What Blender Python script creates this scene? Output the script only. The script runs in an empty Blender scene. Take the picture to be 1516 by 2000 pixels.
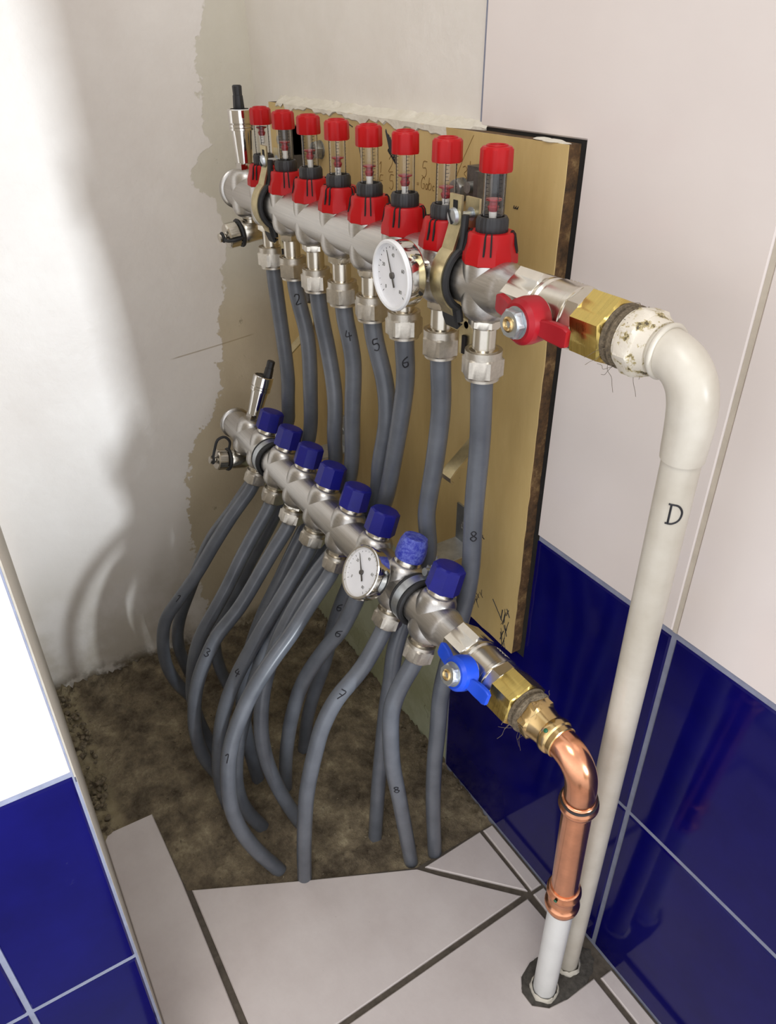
import bpy, bmesh, math, random
from mathutils import Vector, Matrix
rnd = random.Random(7)
PI = math.pi
S = bpy.context.scene
COL = S.collection

# ---------------------------------------------------------------- camera
cam_d = bpy.data.cameras.new('camera')
cam = bpy.data.objects.new('camera', cam_d)
COL.objects.link(cam)
S.camera = cam
cam_d.sensor_fit = 'HORIZONTAL'
cam_d.sensor_width = 36.0
cam_d.lens = 1459.0 / 1516.0 * 36.0
cam_d.clip_start = 0.02
right = Vector((0.5228, 0.8525, -0.0044)).normalized()
fwd = Vector((-0.7213, 0.4395, -0.5360)).normalized()
right = (right - fwd * right.dot(fwd)).normalized()
up = right.cross(fwd)
cam.matrix_world = Matrix((
    (right.x, up.x, -fwd.x, 0.876),
    (right.y, up.y, -fwd.y, -0.380),
    (right.z, up.z, -fwd.z, 0.766),
    (0, 0, 0, 1)))

# ---------------------------------------------------------------- light
S.view_settings.view_transform = 'Standard'
S.view_settings.look = 'None'
S.view_settings.gamma = 1.0
S.view_settings.use_curve_mapping = False
S.view_settings.exposure = 0.38
wd = bpy.data.worlds.new('daylight')
S.world = wd
wd.use_nodes = True
wn = wd.node_tree.nodes
wl = wd.node_tree.links
wn.clear()
w_out = wn.new('ShaderNodeOutputWorld')
w_bg = wn.new('ShaderNodeBackground')
w_tc = wn.new('ShaderNodeTexCoord')
w_sep = wn.new('ShaderNodeSeparateXYZ')
w_ramp = wn.new('ShaderNodeValToRGB')
w_map = wn.new('ShaderNodeMapRange')
wl.new(w_tc.outputs['Generated'], w_sep.inputs[0])
wl.new(w_sep.outputs['Z'], w_map.inputs['Value'])
w_map.inputs['From Min'].default_value = -1
w_map.inputs['From Max'].default_value = 1
wl.new(w_map.outputs[0], w_ramp.inputs[0])
w_ramp.color_ramp.elements[0].position = 0.12
w_ramp.color_ramp.elements[0].color = (0.20, 0.20, 0.205, 1)
w_ramp.color_ramp.elements[1].position = 0.50
w_ramp.color_ramp.elements[1].color = (0.97, 0.98, 1.03, 1)
w_top = w_ramp.color_ramp.elements.new(0.85)
w_top.color = (0.47, 0.47, 0.48, 1)
wl.new(w_ramp.outputs[0], w_bg.inputs['Color'])
w_bg.inputs['Strength'].default_value = 1.45
wl.new(w_bg.outputs[0], w_out.inputs[0])


def area(name, loc, target, sx, sy, power, color=(1, 1, 1)):
    d = bpy.data.lights.new(name, 'AREA')
    d.shape = 'RECTANGLE'
    d.size, d.size_y = sx, sy
    d.energy = power
    d.color = color
    o = bpy.data.objects.new(name, d)
    COL.objects.link(o)
    o.location = loc
    o.rotation_euler = (Vector(target) - Vector(loc)).to_track_quat('-Z', 'Y').to_euler()
    return o


# narrow window far along the back wall: grazes the wall and lights the left wall
area('window_light', (3.25, 0.40, 0.66), (0.0, -0.3, 0.34), 0.10, 0.30, 66, (0.86, 0.93, 1.0))
# added soft fill from behind and above the photographer, no known lamp
area('fill_light', (1.3, -0.9, 2.2), (0.3, -0.1, 0.35), 0.7, 0.7, 9, (1.0, 0.96, 0.92))


# ---------------------------------------------------------------- materials
def lin(c):
    return tuple(((v / 255) / 12.92 if v / 255 <= 0.04045 else ((v / 255 + 0.055) / 1.055) ** 2.4) for v in c)


class NT:
    def __init__(s, name):
        s.m = bpy.data.materials.new(name)
        s.m.use_nodes = True
        s.n = s.m.node_tree.nodes
        s.l = s.m.node_tree.links
        s.b = s.n['Principled BSDF']
        s.out = s.n['Material Output']

    def new(s, t, **kw):
        n = s.n.new('ShaderNode' + t)
        for k, v in kw.items():
            if k in n.inputs:
                n.inputs[k].default_value = v
            else:
                setattr(n, k, v)
        return n

    def pos(s, scale=(1, 1, 1), obj=False):
        src = s.new('TexCoord').outputs['Object'] if obj else s.new('NewGeometry').outputs['Position']
        mp = s.new('Mapping')
        mp.inputs['Scale'].default_value = scale
        s.l.new(src, mp.inputs[0])
        return mp.outputs[0]

    def noise(s, vec, scale, detail=6, rough=0.6):
        n = s.new('TexNoise')
        n.inputs['Scale'].default_value = scale
        n.inputs['Detail'].default_value = detail
        n.inputs['Roughness'].default_value = rough
        s.l.new(vec, n.inputs['Vector'])
        return n.outputs['Fac']

    def ramp(s, fac, stops):
        r = s.new('ValToRGB')
        e = r.color_ramp.elements
        while len(e) < len(stops):
            e.new(0.5)
        for el, (p, c) in zip(e, stops):
            el.position = p
            el.color = (c[0], c[1], c[2], 1)
        s.l.new(fac, r.inputs[0])
        return r.outputs[0]

    def mix(s, fac, a, b, mode='MIX'):
        m = s.new('Mix', data_type='RGBA', blend_type=mode)
        for i, v in ((0, fac), (6, a), (7, b)):
            if isinstance(v, (int, float)):
                m.inputs[i].default_value = v
            elif isinstance(v, tuple):
                m.inputs[i].default_value = (v[0], v[1], v[2], 1)
            else:
                s.l.new(v, m.inputs[i])
        return m.outputs[2]

    def math(s, op, a, b=0.0, c=0.0):
        m = s.new('Math', operation=op)
        for i, v in enumerate((a, b, c)):
            if isinstance(v, (int, float)):
                m.inputs[i].default_value = v
            else:
                s.l.new(v, m.inputs[i])
        return m.outputs[0]

    def smooth(s, v, a, b):
        m = s.new('MapRange', interpolation_type='SMOOTHSTEP')
        m.inputs['From Min'].default_value = a
        m.inputs['From Max'].default_value = b
        s.l.new(v, m.inputs['Value'])
        return m.outputs[0]

    def bump(s, h, strength=0.3, dist=0.002):
        b = s.new('Bump')
        b.inputs['Strength'].default_value = strength
        b.inputs['Distance'].default_value = dist
        s.l.new(h, b.inputs['Height'])
        s.l.new(b.outputs[0], s.b.inputs['Normal'])

    def base(s, c):
        if isinstance(c, tuple):
            s.b.inputs['Base Color'].default_value = (c[0], c[1], c[2], 1)
        else:
            s.l.new(c, s.b.inputs['Base Color'])

    def set(s, rough=0.5, metal=0.0, spec=0.5, coat=0.0):
        s.b.inputs['Roughness'].default_value = rough
        s.b.inputs['Metallic'].default_value = metal
        s.b.inputs['Specular IOR Level'].default_value = spec
        s.b.inputs['Coat Weight'].default_value = coat
        return s


def plain(name, c, rough=0.5, metal=0.0, spec=0.5, var=0.12, scale=60, bump=0.0, coat=0.0):
    t = NT(name)
    v = t.pos(obj=True)
    n = t.noise(v, scale, 5)
    lo = tuple(x * (1 - var) for x in c)
    hi = tuple(min(1, x * (1 + var)) for x in c)
    t.base(t.ramp(n, [(0.3, lo), (0.7, hi)]))
    t.set(rough, metal, spec, coat)
    if bump:
        t.bump(n, bump, 0.001)
    return t.m


def brushed(name, c, rough, axis_scale, var=0.10, bump=0.08):
    t = NT(name)
    v = t.pos(axis_scale, obj=True)
    n = t.noise(v, 1.0, 4)
    t.base(t.ramp(n, [(0.3, tuple(x * (1 - var) for x in c)), (0.7, tuple(min(1, x * (1 + var)) for x in c))]))
    t.set(rough, 1.0)
    r = t.ramp(n, [(0.2, (rough * .8,) * 3), (0.8, (rough * 1.25,) * 3)])
    t.l.new(r, t.b.inputs['Roughness'])
    t.bump(n, bump, 0.0004)
    return t.m


M = {}
M['steel'] = brushed('brushed_stainless_steel', (0.56, 0.54, 0.51), 0.34, (14, 900, 900))
M['nickel'] = plain('nickel_plate', (0.66, 0.62, 0.54), 0.24, 1.0, var=0.06, scale=120, bump=0.05)
M['nickel_matt'] = plain('sandblasted_nickel', (0.58, 0.54, 0.47), 0.42, 1.0, var=0.08, scale=400, bump=0.15)
M['chrome'] = plain('polished_chrome', (0.74, 0.72, 0.68), 0.10, 1.0, var=0.02)
M['brass'] = brushed('machined_brass', (0.62, 0.46, 0.14), 0.28, (500, 30, 30))
M['gold_brass'] = plain('pressed_brass', (0.72, 0.52, 0.24), 0.22, 1.0, var=0.08, scale=90)
M['copper'] = plain('copper', (0.78, 0.36, 0.20), 0.21, 1.0, var=0.14, scale=70, bump=0.04)
M['zinc'] = plain('yellow_zinc_plate', (0.58, 0.50, 0.30), 0.38, 1.0, var=0.22, scale=70)
M['galv'] = plain('galvanised_steel', (0.52, 0.55, 0.57), 0.42, 1.0, var=0.15, scale=120)
M['dark_steel'] = plain('weathered_dark_steel', (0.13, 0.12, 0.11), 0.5, 0.7, var=0.3, scale=150)
M['bolt'] = plain('dull_grey_bolt_steel', (0.30, 0.30, 0.28), 0.5, 0.8, var=0.3, scale=200, bump=.2)
M['red'] = plain('red_plastic', lin((176, 10, 16)), 0.42, var=0.05, spec=0.3)
M['red_handle'] = plain('red_enamel', lin((150, 12, 26)), 0.36, var=0.06, spec=0.35)
M['blue_handle'] = plain('blue_enamel', lin((18, 70, 196)), 0.38, var=0.06, spec=0.4)
M['black'] = plain('black_plastic', (0.018, 0.018, 0.020), 0.45, var=0.2)
M['slot'] = plain('black_slot', (0.006, 0.004, 0.004), 0.8, var=0.1)
M['rubber'] = plain('black_rubber', (0.016, 0.016, 0.017), 0.6, var=0.25, scale=150, bump=.2)
M['bluecap'] = plain('dark_blue_plastic', lin((18, 20, 124)), 0.46, var=0.10, scale=90)
M['white_plastic'] = plain('white_plastic', (0.78, 0.78, 0.78), 0.35, var=0.03)
M['dial'] = plain('white_dial', (0.80, 0.80, 0.82), 0.4, var=0.02)
M['ink'] = plain('black_marker_ink', (0.012, 0.012, 0.016), 0.6, var=0.1)
M['print'] = plain('faded_red_print', (0.10, 0.04, 0.05), 0.6, var=0.3, scale=800)
M['pencil'] = plain('brown_pencil', lin((128, 96, 44)), 0.7, var=0.2, scale=300)
M['hemp'] = plain('hemp_fibre', lin((104, 92, 74)), 0.9, var=0.5, scale=500, bump=.8)
M['float'] = plain('red_float', lin((150, 20, 30)), 0.35, var=0.1)
M['stem'] = plain('white_float_stem', (0.72, 0.70, 0.66), 0.4, var=0.08, scale=300)
M['green'] = plain('green_dot', lin((20, 90, 60)), 0.5, var=0.1)

# worn blue cap
t = NT('scuffed_blue_plastic')
v = t.pos(obj=True)
n = t.noise(v, 260, 8, 0.75)
t.base(t.ramp(n, [(0.40, lin((36, 44, 160))), (0.62, lin((104, 116, 196)))]))
t.set(0.6)
M['bluecap_worn'] = t.m

# clear tube
t = NT('clear_plastic_tube')
tr = t.new('BsdfTransparent')
tr.inputs[0].default_value = (0.95, 0.95, 0.94, 1)
gl = t.new('BsdfGlossy')
gl.inputs['Roughness'].default_value = 0.05
lw = t.new('LayerWeight')
lw.inputs['Blend'].default_value = 0.35
fac = t.math('MULTIPLY_ADD', t.math('POWER', lw.outputs['Facing'], 2.0), 0.75, 0.05)
mx = t.new('MixShader')
t.l.new(fac, mx.inputs[0])
t.l.new(tr.outputs[0], mx.inputs[1])
t.l.new(gl.outputs[0], mx.inputs[2])
t.l.new(mx.outputs[0], t.out.inputs[0])
M['glass'] = t.m

# grey pipe
t = NT('grey_plastic_pipe')
v = t.pos()
n = t.noise(v, 35, 5)
c = t.ramp(n, [(0.3, lin((86, 90, 97))), (0.7, lin((104, 108, 115)))])
n2 = t.noise(t.pos((500, 500, 260)), 1.0, 2)
c = t.mix(t.smooth(n2, 0.76, 0.80), c, lin((70, 66, 70)))
t.base(c)
t.set(0.29)
M['pipe'] = t.m
t = NT('white_painted_pipe')
v = t.pos()
n = t.noise(v, 22, 6)
t.base(t.ramp(n, [(0.3, lin((190, 182, 166))), (0.7, lin((212, 206, 193)))]))
t.set(0.33)
M['whitepipe'] = t.m
t = NT('clean_white_pipe')
n = t.noise(t.pos(), 22, 6)
t.base(t.ramp(n, [(0.3, lin((216, 216, 212))), (0.7, lin((228, 228, 224)))]))
t.set(0.32)
M['cleanpipe'] = t.m
t = NT('chipped_white_paint_on_brass')
n = t.noise(t.pos(), 170, 6, 0.7)
c = t.ramp(n, [(0.36, lin((70, 60, 44))), (0.42, lin((176, 160, 110))), (0.47, lin((220, 212, 196)))])
t.base(c)
t.set(0.45)
t.bump(n, .5, .001)
M['chipped'] = t.m

# plaster of the back wall
t = NT('painted_plaster')
v = t.pos()
n = t.noise(v, 7, 8, 0.65)
c = t.ramp(n, [(0.3, lin((220, 214, 204))), (0.7, lin((232, 227, 219)))])
sep = t.new('SeparateXYZ')
t.l.new(v, sep.inputs[0])
damp = t.math('MULTIPLY', t.smooth(sep.outputs['Z'], 0.30, 0.24), t.smooth(n, 0.42, 0.62))
c = t.mix(t.smooth(sep.outputs['Z'], 0.32, 0.26), c, lin((186, 190, 160)))
c = t.mix(t.math('MULTIPLY', damp, 0.5), c, lin((128, 124, 72)))
vo = t.new('TexVoronoi', feature='DISTANCE_TO_EDGE')
vo.inputs['Scale'].default_value = 26
dis = t.mix(0.05, v, t.new('TexNoise', Scale=30.0).outputs['Color'])
t.l.new(dis, vo.inputs['Vector'])
crack = t.math('MULTIPLY', t.smooth(vo.outputs[0], 0.012, 0.0), t.smooth(t.noise(v, 9, 2), 0.52, 0.6))
crack = t.math('MULTIPLY', crack, t.smooth(sep.outputs['Z'], 0.3, 0.26))
c = t.mix(t.math('MULTIPLY', crack, 0.6), c, lin((96, 88, 60)))
t.base(c)
t.set(0.62)
hb = t.math('ADD', t.noise(v, 14, 6), t.math('MULTIPLY', t.noise(v, 120, 4), 0.15))
t.bump(hb, 0.35, 0.006)
M['plaster'] = t.m

# left wall: paint with bare patches beside the corner
t = NT('patchy_painted_plaster')
v = t.pos()
sep = t.new('SeparateXYZ')
t.l.new(v, sep.inputs[0])
fc = t.new('FloatCurve')
cu = fc.mapping.curves[0]
pts = [(0.0, .40), (0.20, .40), (0.28, .38), (0.33, .30), (0.36, .25), (0.40, .215), (0.45, .195), (0.51, .165), (0.60, .145),
       (0.63, .190), (0.66, .165), (0.74, .150), (0.80, .110), (1.0, .10)]
cu.points[0].location = pts[0]
cu.points[1].location = pts[-1]
for p in pts[1:-1]:
    cu.points.new(*p)
fc.mapping.update()
t.l.new(sep.outputs['Z'], fc.inputs['Value'])
w = t.math('MULTIPLY', fc.outputs[0], 0.4)
ns = t.noise(v, 22, 4, 0.7)
edge = t.math('ADD', t.math('ADD', sep.outputs['Y'], w), t.math('MULTIPLY', t.math('SUBTRACT', ns, 0.5), 0.07))
mask = t.smooth(edge, -0.0015, 0.0015)
n = t.noise(v, 6, 8, 0.65)
paint = t.ramp(n, [(0.3, lin((222, 215, 208))), (0.7, lin((234, 229, 223)))])
bare_hi = t.ramp(n, [(0.3, lin((202, 196, 180))), (0.7, lin((214, 209, 195)))])
bare_lo = t.ramp(n, [(0.3, lin((186, 172, 146))), (0.7, lin((208, 195, 170)))])
bare = t.mix(t.smooth(sep.outputs['Z'], 0.56, 0.44), bare_hi, bare_lo)
c = t.mix(mask, paint, bare)
sp = t.noise(v, 46, 4, 0.75)
c = t.mix(t.math('MULTIPLY', t.smooth(sp, 0.66, 0.74), t.math('MULTIPLY', mask, 0.45)), c, lin((92, 82, 52)))
# rusty runs and grime near the floor
low = t.smooth(sep.outputs['Z'], 0.10, 0.0)
c = t.mix(t.math('MULTIPLY', t.smooth(sep.outputs['Z'], 0.26, 0.0), t.math('MULTIPLY', t.smooth(t.noise(v, 12, 6), 0.35, 0.65), 0.55)), c, lin((160, 146, 116)))
c = t.mix(t.math('MULTIPLY', t.smooth(sep.outputs['Z'], 0.030, 0.0), t.smooth(t.noise(v, 40, 5), 0.36, 0.60)), c, lin((104, 92, 72)))
ck = t.math('ABSOLUTE', t.math('SUBTRACT', sep.outputs['Z'], t.math('MULTIPLY_ADD', sep.outputs['Y'], 0.11, 0.4425)))
ck = t.math('MULTIPLY', t.smooth(ck, 0.0011, 0.0005), t.math('MULTIPLY', t.smooth(sep.outputs['Y'], -0.150, -0.135), t.smooth(sep.outputs['Y'], -0.03, -0.04)))
c = t.mix(t.math('MULTIPLY', ck, 0.6), c, lin((150, 132, 100)))
t.base(c)
t.set(0.5)
hb = t.math('ADD', t.noise(v, 9, 6), t.math('MULTIPLY', t.noise(v, 70, 4, .6), 0.25))
hb = t.math('ADD', hb, t.math('MULTIPLY', mask, -0.10))
t.bump(hb, 0.32, 0.008)
M['leftwall'] = t.m

# tiles
t = NT('white_glazed_tile')
n = t.noise(t.pos(), 5, 4)
t.base(t.ramp(n, [(0.3, lin((222, 212, 206))), (0.7, lin((229, 220, 214)))]))
t.set(0.22)
t.bump(t.noise(t.pos(), 9, 2), 0.04, 0.004)
M['whitetile'] = t.m
t = NT('cobalt_glazed_tile')
v = t.pos()
n = t.noise(v, 16, 4)
c = t.ramp(n, [(0.3, (0.0020, 0.0016, 0.070)), (0.7, (0.0032, 0.0028, 0.098))])
dust = t.math('MULTIPLY', t.smooth(t.noise(v, 40, 8, 0.8), 0.66, 0.78), 0.10)
c = t.mix(dust, c, (0.25, 0.25, 0.33))
t.base(c)
t.set(0.09, spec=0.20)
t.bump(t.noise(v, 9, 2), 0.04, 0.004)
M['bluetile'] = t.m
M['grout'] = plain('grey_grout', lin((134, 138, 156)), 0.85, var=0.12, scale=120, bump=.3)
M['pale_grout'] = plain('pale_grout', lin((196, 186, 170)), 0.85, var=0.08, scale=90, bump=.3)
M['dark_grout'] = plain('dark_floor_grout', lin((92, 84, 74)), 0.95, var=0.25, scale=160, bump=.6)
t = NT('white_floor_tile')
v = t.pos()
n = t.noise(v, 10, 8, 0.7)
c = t.ramp(n, [(0.3, lin((208, 197, 192))), (0.7, lin((224, 215, 210)))])
sp = t.noise(v, 130, 4, 0.7)
c = t.mix(t.math('MULTIPLY', t.smooth(sp, 0.70, 0.76), 0.5), c, lin((130, 116, 104)))
t.base(c)
t.set(0.36)
t.bump(t.noise(v, 160, 3), 0.12, 0.001)
M['floortile'] = t.m
t = NT('dusty_screed')
v = t.pos()
n = t.noise(v, 24, 10, 0.74)
c = t.ramp(n, [(0.30, lin((66, 57, 46))), (0.45, lin((118, 106, 88))), (0.57, lin((152, 138, 113))), (0.70, lin((196, 182, 150)))])
d = t.noise(v, 60, 8, 0.8)
c = t.mix(t.math('MULTIPLY', t.smooth(d, 0.56, 0.72), 0.8), c, lin((66, 56, 46)))
sp = t.noise(v, 240, 3, 0.6)
c = t.mix(t.math('MULTIPLY', t.smooth(sp, 0.70, 0.76), 0.8), c, lin((186, 176, 156)))
se = t.new('SeparateXYZ')
t.l.new(v, se.inputs[0])
c = t.mix(t.math('MULTIPLY', t.smooth(se.outputs['Y'], -0.355, -0.372), t.smooth(n, 0.40, 0.52)), c, lin((176, 162, 130)))
t.base(c)
t.set(0.95, spec=0.2)
hb = t.math('ADD', n, t.math('MULTIPLY', t.noise(v, 110, 6, .7), 0.4))
t.bump(hb, 0.9, 0.008)
M['screed'] = t.m
M['mortar'] = plain('dark_mortar', lin((80, 76, 70)), 0.95, var=0.4, scale=220, bump=.9)

# board
t = NT('yellow_faced_chipboard')
v = t.pos((9, 9, 2.2))
n = t.noise(v, 1.6, 8, 0.65)
c = t.ramp(n, [(0.28, lin((176, 148, 92))), (0.5, lin((196, 169, 112))), (0.72, lin((210, 185, 128)))])
sp = t.noise(t.pos(), 150, 5, 0.7)
c = t.mix(t.math('MULTIPLY', t.smooth(sp, 0.70, 0.76), 0.5), c, lin((120, 94, 52)))
t.base(c)
t.set(0.5)
M['board'] = t.m
t = NT('dark_board_edge')
n = t.noise(t.pos(), 70, 8, 0.75)
t.base(t.ramp(n, [(0.32, lin((38, 28, 18))), (0.52, lin((92, 66, 38))), (0.70, lin((150, 122, 80)))]))
t.set(0.85)
t.bump(n, .6, .002)
M['boardedge'] = t.m
M['gap'] = plain('dark_gap', (0.012, 0.010, 0.008), 0.95, var=0.3, scale=200)
t = NT('lumpy_filler')
n = t.noise(t.pos(), 60, 6)
t.base(t.ramp(n, [(0.3, lin((204, 197, 180))), (0.7, lin((220, 214, 200)))]))
t.set(0.8)
t.bump(n, .6, .004)
M['filler'] = t.m
M['debris'] = plain('rubble_crumbs', lin((118, 106, 86)), 0.95, var=0.55, scale=260, bump=.6)


# ---------------------------------------------------------------- mesh helpers
def frame(o, z, xhint=(1, 0, 0)):
    z = Vector(z).normalized()
    x = Vector(xhint)
    x = x - z * x.dot(z)
    if x.length < 1e-4:
        x = Vector((0, 1, 0)) - z * z.y
    x.normalize()
    y = z.cross(x)
    m = Matrix((x, y, z)).transposed().to_4x4()
    m.translation = Vector(o)
    return m


I4 = Matrix.Identity(4)


class MB:
    def __init__(s):
        s.v, s.f, s.mi = [], [], []

    def add(s, verts, faces, mat=0):
        o = len(s.v)
        s.v += [tuple(p) for p in verts]
        s.f += [tuple(i + o for i in f) for f in faces]
        s.mi += [mat] * len(faces)
        return s

    def loft(s, rings, cap0=True, cap1=True, mat=0, closed=False):
        n = len(rings[0])
        vs = [p for r in rings for p in r]
        fs = []
        k = len(rings)
        for i in range(k if closed else k - 1):
            a, b = i * n, ((i + 1) % k) * n
            for j in range(n):
                j2 = (j + 1) % n
                fs.append((a + j, a + j2, b + j2, b + j))
        if not closed:
            if cap0:
                fs.append(tuple(reversed(range(n))))
            if cap1:
                fs.append(tuple(range((k - 1) * n, k * n)))
        return s.add(vs, fs, mat)

    def lathe(s, prof, n=32, m=I4, mod=None, mat=0, cap0=True, cap1=True, ph=0.0):
        rings = []
        for i, (r, z) in enumerate(prof):
            ring = []
            for j in range(n):
                a = 2 * PI * j / n + ph
                rr = r * (mod(2 * PI * j / n, i) if mod else 1)
                ring.append(m @ Vector((rr * math.cos(a), rr * math.sin(a), z)))
            rings.append(ring)
        return s.loft(rings, cap0, cap1, mat)

    def hexnut(s, R, z0, z1, m=I4, ch=0.0012, mat=0, sides=6, ph=0.0, hole=None):
        n = sides * 8
        rin = R * math.cos(PI / sides)

        def poly(th):
            w = 2 * PI / sides
            return rin / math.cos((th % w) - w / 2)
        prof = [(rin * .97, z0, 0), (R, z0 + ch, 1), (R, z1 - ch, 1), (rin * .97, z1, 0)]
        rings = []
        for r, z, hx in prof:
            rings.append([m @ Vector(((poly(2 * PI * j / n) if hx else r) * math.cos(2 * PI * j / n + ph),
                                      (poly(2 * PI * j / n) if hx else r) * math.sin(2 * PI * j / n + ph), z)) for j in range(n)])
        return s.loft(rings, True, True, mat)

    def torus(s, R, r, m=I4, n=40, k=10, mat=0, sz=1.0):
        rings = []
        for i in range(n):
            a = 2 * PI * i / n
            rings.append([m @ Vector(((R + r * math.cos(2 * PI * j / k)) * math.cos(a), (R + r * math.cos(2 * PI * j / k)) * math.sin(a),
                                      r * sz * math.sin(2 * PI * j / k))) for j in range(k)])
        return s.loft(rings, mat=mat, closed=True)

    def tube(s, path, r, n=20, mat=0, caps=True):
        path = [Vector(p) for p in path]
        rr = r if isinstance(r, (list, tuple)) else [r] * len(path)
        fr = frames(path)
        rings = []
        for p, (x, y), q in zip(path, fr, rr):
            rings.append([p + (x * math.cos(2 * PI * j / n) + y * math.sin(2 * PI * j / n)) * q for j in range(n)])
        return s.loft(rings, caps, caps, mat)

    def box(s, c, d, m=I4, mat=0):
        c, d = Vector(c), Vector(d) / 2
        vs = [m @ (c + Vector((sx * d.x, sy * d.y, sz * d.z))) for sx in (-1, 1) for sy in (-1, 1) for sz in (-1, 1)]
        return s.add(vs, [(0, 1, 3, 2), (4, 6, 7, 5), (0, 4, 5, 1), (2, 3, 7, 6), (0, 2, 6, 4), (1, 5, 7, 3)], mat)

    def prism(s, pts, z0, z1, m=I4, mat=0, ins=0.0):
        """polygon in local xy pulled from z0 to z1, its upper rim chamfered by ins"""
        n = len(pts)
        ar = sum(pts[i][0] * pts[(i + 1) % n][1] - pts[(i + 1) % n][0] * pts[i][1] for i in range(n))
        if ar < 0:
            pts = pts[::-1]
        rings = [[m @ Vector((p[0], p[1], z0)) for p in pts]]
        if ins:
            rings.append([m @ Vector((p[0], p[1], z1 - ins)) for p in pts])
            q = []
            for i in range(n):
                a, b, c = Vector(pts[i - 1]), Vector(pts[i]), Vector(pts[(i + 1) % n])
                e1, e2 = (b - a).normalized(), (c - b).normalized()
                n1, n2 = Vector((-e1.y, e1.x)), Vector((-e2.y, e2.x))
                d = (n1 + n2)
                d = d / max(0.3, (1 + n1.dot(n2)))
                b2 = b + d * ins
                q.append(m @ Vector((b2.x, b2.y, z1)))
            rings.append(q)
        else:
            rings.append([m @ Vector((p[0], p[1], z1)) for p in pts])
        return s.loft(rings, True, True, mat)

    def build(s, name, mats, parent=None, angle=32, smooth=True):
        me = bpy.data.meshes.new(name)
        me.from_pydata(s.v, [], s.f)
        for q in (mats if isinstance(mats, (list, tuple)) else [mats]):
            me.materials.append(M[q])
        for p, k in zip(me.polygons, s.mi):
            p.material_index = k
            p.use_smooth = smooth
        bm = bmesh.new()
        bm.from_mesh(me)
        bmesh.ops.recalc_face_normals(bm, faces=bm.faces)
        bm.to_mesh(me)
        bm.free()
        if smooth:
            me.set_sharp_from_angle(angle=math.radians(angle))
        o = bpy.data.objects.new(name, me)
        COL.objects.link(o)
        o.parent = parent
        return o


def frames(path):
    T = []
    for i in range(len(path)):
        a, b = path[max(0, i - 1)], path[min(len(path) - 1, i + 1)]
        T.append((b - a).normalized())
    x = T[0].orthogonal().normalized()
    out = []
    for t_ in T:
        x = (x - t_ * x.dot(t_)).normalized()
        out.append((x, t_.cross(x)))
    return out


def spline(pts, k=6):
    """centripetal-ish Catmull-Rom through pts"""
    P = [Vector(p) for p in pts]
    P = [P[0] * 2 - P[1]] + P + [P[-1] * 2 - P[-2]]
    out = []
    for i in range(1, len(P) - 2):
        p0, p1, p2, p3 = P[i - 1:i + 3]
        t0 = 0
        t1 = t0 + max(1e-5, (p1 - p0).length) ** .5
        t2 = t1 + max(1e-5, (p2 - p1).length) ** .5
        t3 = t2 + max(1e-5, (p3 - p2).length) ** .5
        for j in range(k):
            t_ = t1 + (t2 - t1) * j / k
            a1 = p0 * ((t1 - t_) / (t1 - t0)) + p1 * ((t_ - t0) / (t1 - t0))
            a2 = p1 * ((t2 - t_) / (t2 - t1)) + p2 * ((t_ - t1) / (t2 - t1))
            a3 = p2 * ((t3 - t_) / (t3 - t2)) + p3 * ((t_ - t2) / (t3 - t2))
            b1 = a1 * ((t2 - t_) / (t2 - t0)) + a2 * ((t_ - t0) / (t2 - t0))
            b2 = a2 * ((t3 - t_) / (t3 - t1)) + a3 * ((t_ - t1) / (t3 - t1))
            out.append(b1 * ((t2 - t_) / (t2 - t1)) + b2 * ((t_ - t1) / (t2 - t1)))
    out.append(P[-2])
    return out


def relax(pts, it=3):
    p = [Vector(q) for q in pts]
    for _ in range(it):
        p = [p[0]] + [(p[i - 1] + p[i] * 2 + p[i + 1]) / 4 for i in range(1, len(p) - 1)] + [p[-1]]
    return p


def tag(o, label=None, cat=None, group=None, kind=None):
    for k, v_ in (('label', label), ('category', cat), ('group', group), ('kind', kind)):
        if v_:
            o[k] = v_
    return o


def empty(name, loc, label, cat, group=None, rot=(0, 0, 0)):
    o = bpy.data.objects.new(name, None)
    o.empty_display_size = 0.02
    COL.objects.link(o)
    o.location = loc
    o.rotation_euler = rot
    return tag(o, label, cat, group)


def dup(o, parent, loc=None, rot=None):
    c = o.copy()
    COL.objects.link(c)
    c.parent = parent
    if loc is not None:
        c.location = loc
    if rot is not None:
        c.rotation_euler = rot
    for ch in o.children:
        dup(ch, c)
    return c


def text_mesh(s, size, name, mat, parent, m, ext=0.00012):
    cu_ = bpy.data.curves.new('txt', 'FONT')
    cu_.body = s
    cu_.size = size
    cu_.align_x = 'CENTER'
    cu_.align_y = 'CENTER'
    cu_.extrude = ext
    ob = bpy.data.objects.new('txt', cu_)
    COL.objects.link(ob)
    dg = bpy.context.evaluated_depsgraph_get()
    me = bpy.data.meshes.new_from_object(ob.evaluated_get(dg))
    bpy.data.objects.remove(ob)
    me.transform(m)
    me.materials.clear()
    me.materials.append(M[mat])
    o = bpy.data.objects.new(name, me)
    COL.objects.link(o)
    o.parent = parent
    return o


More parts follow.
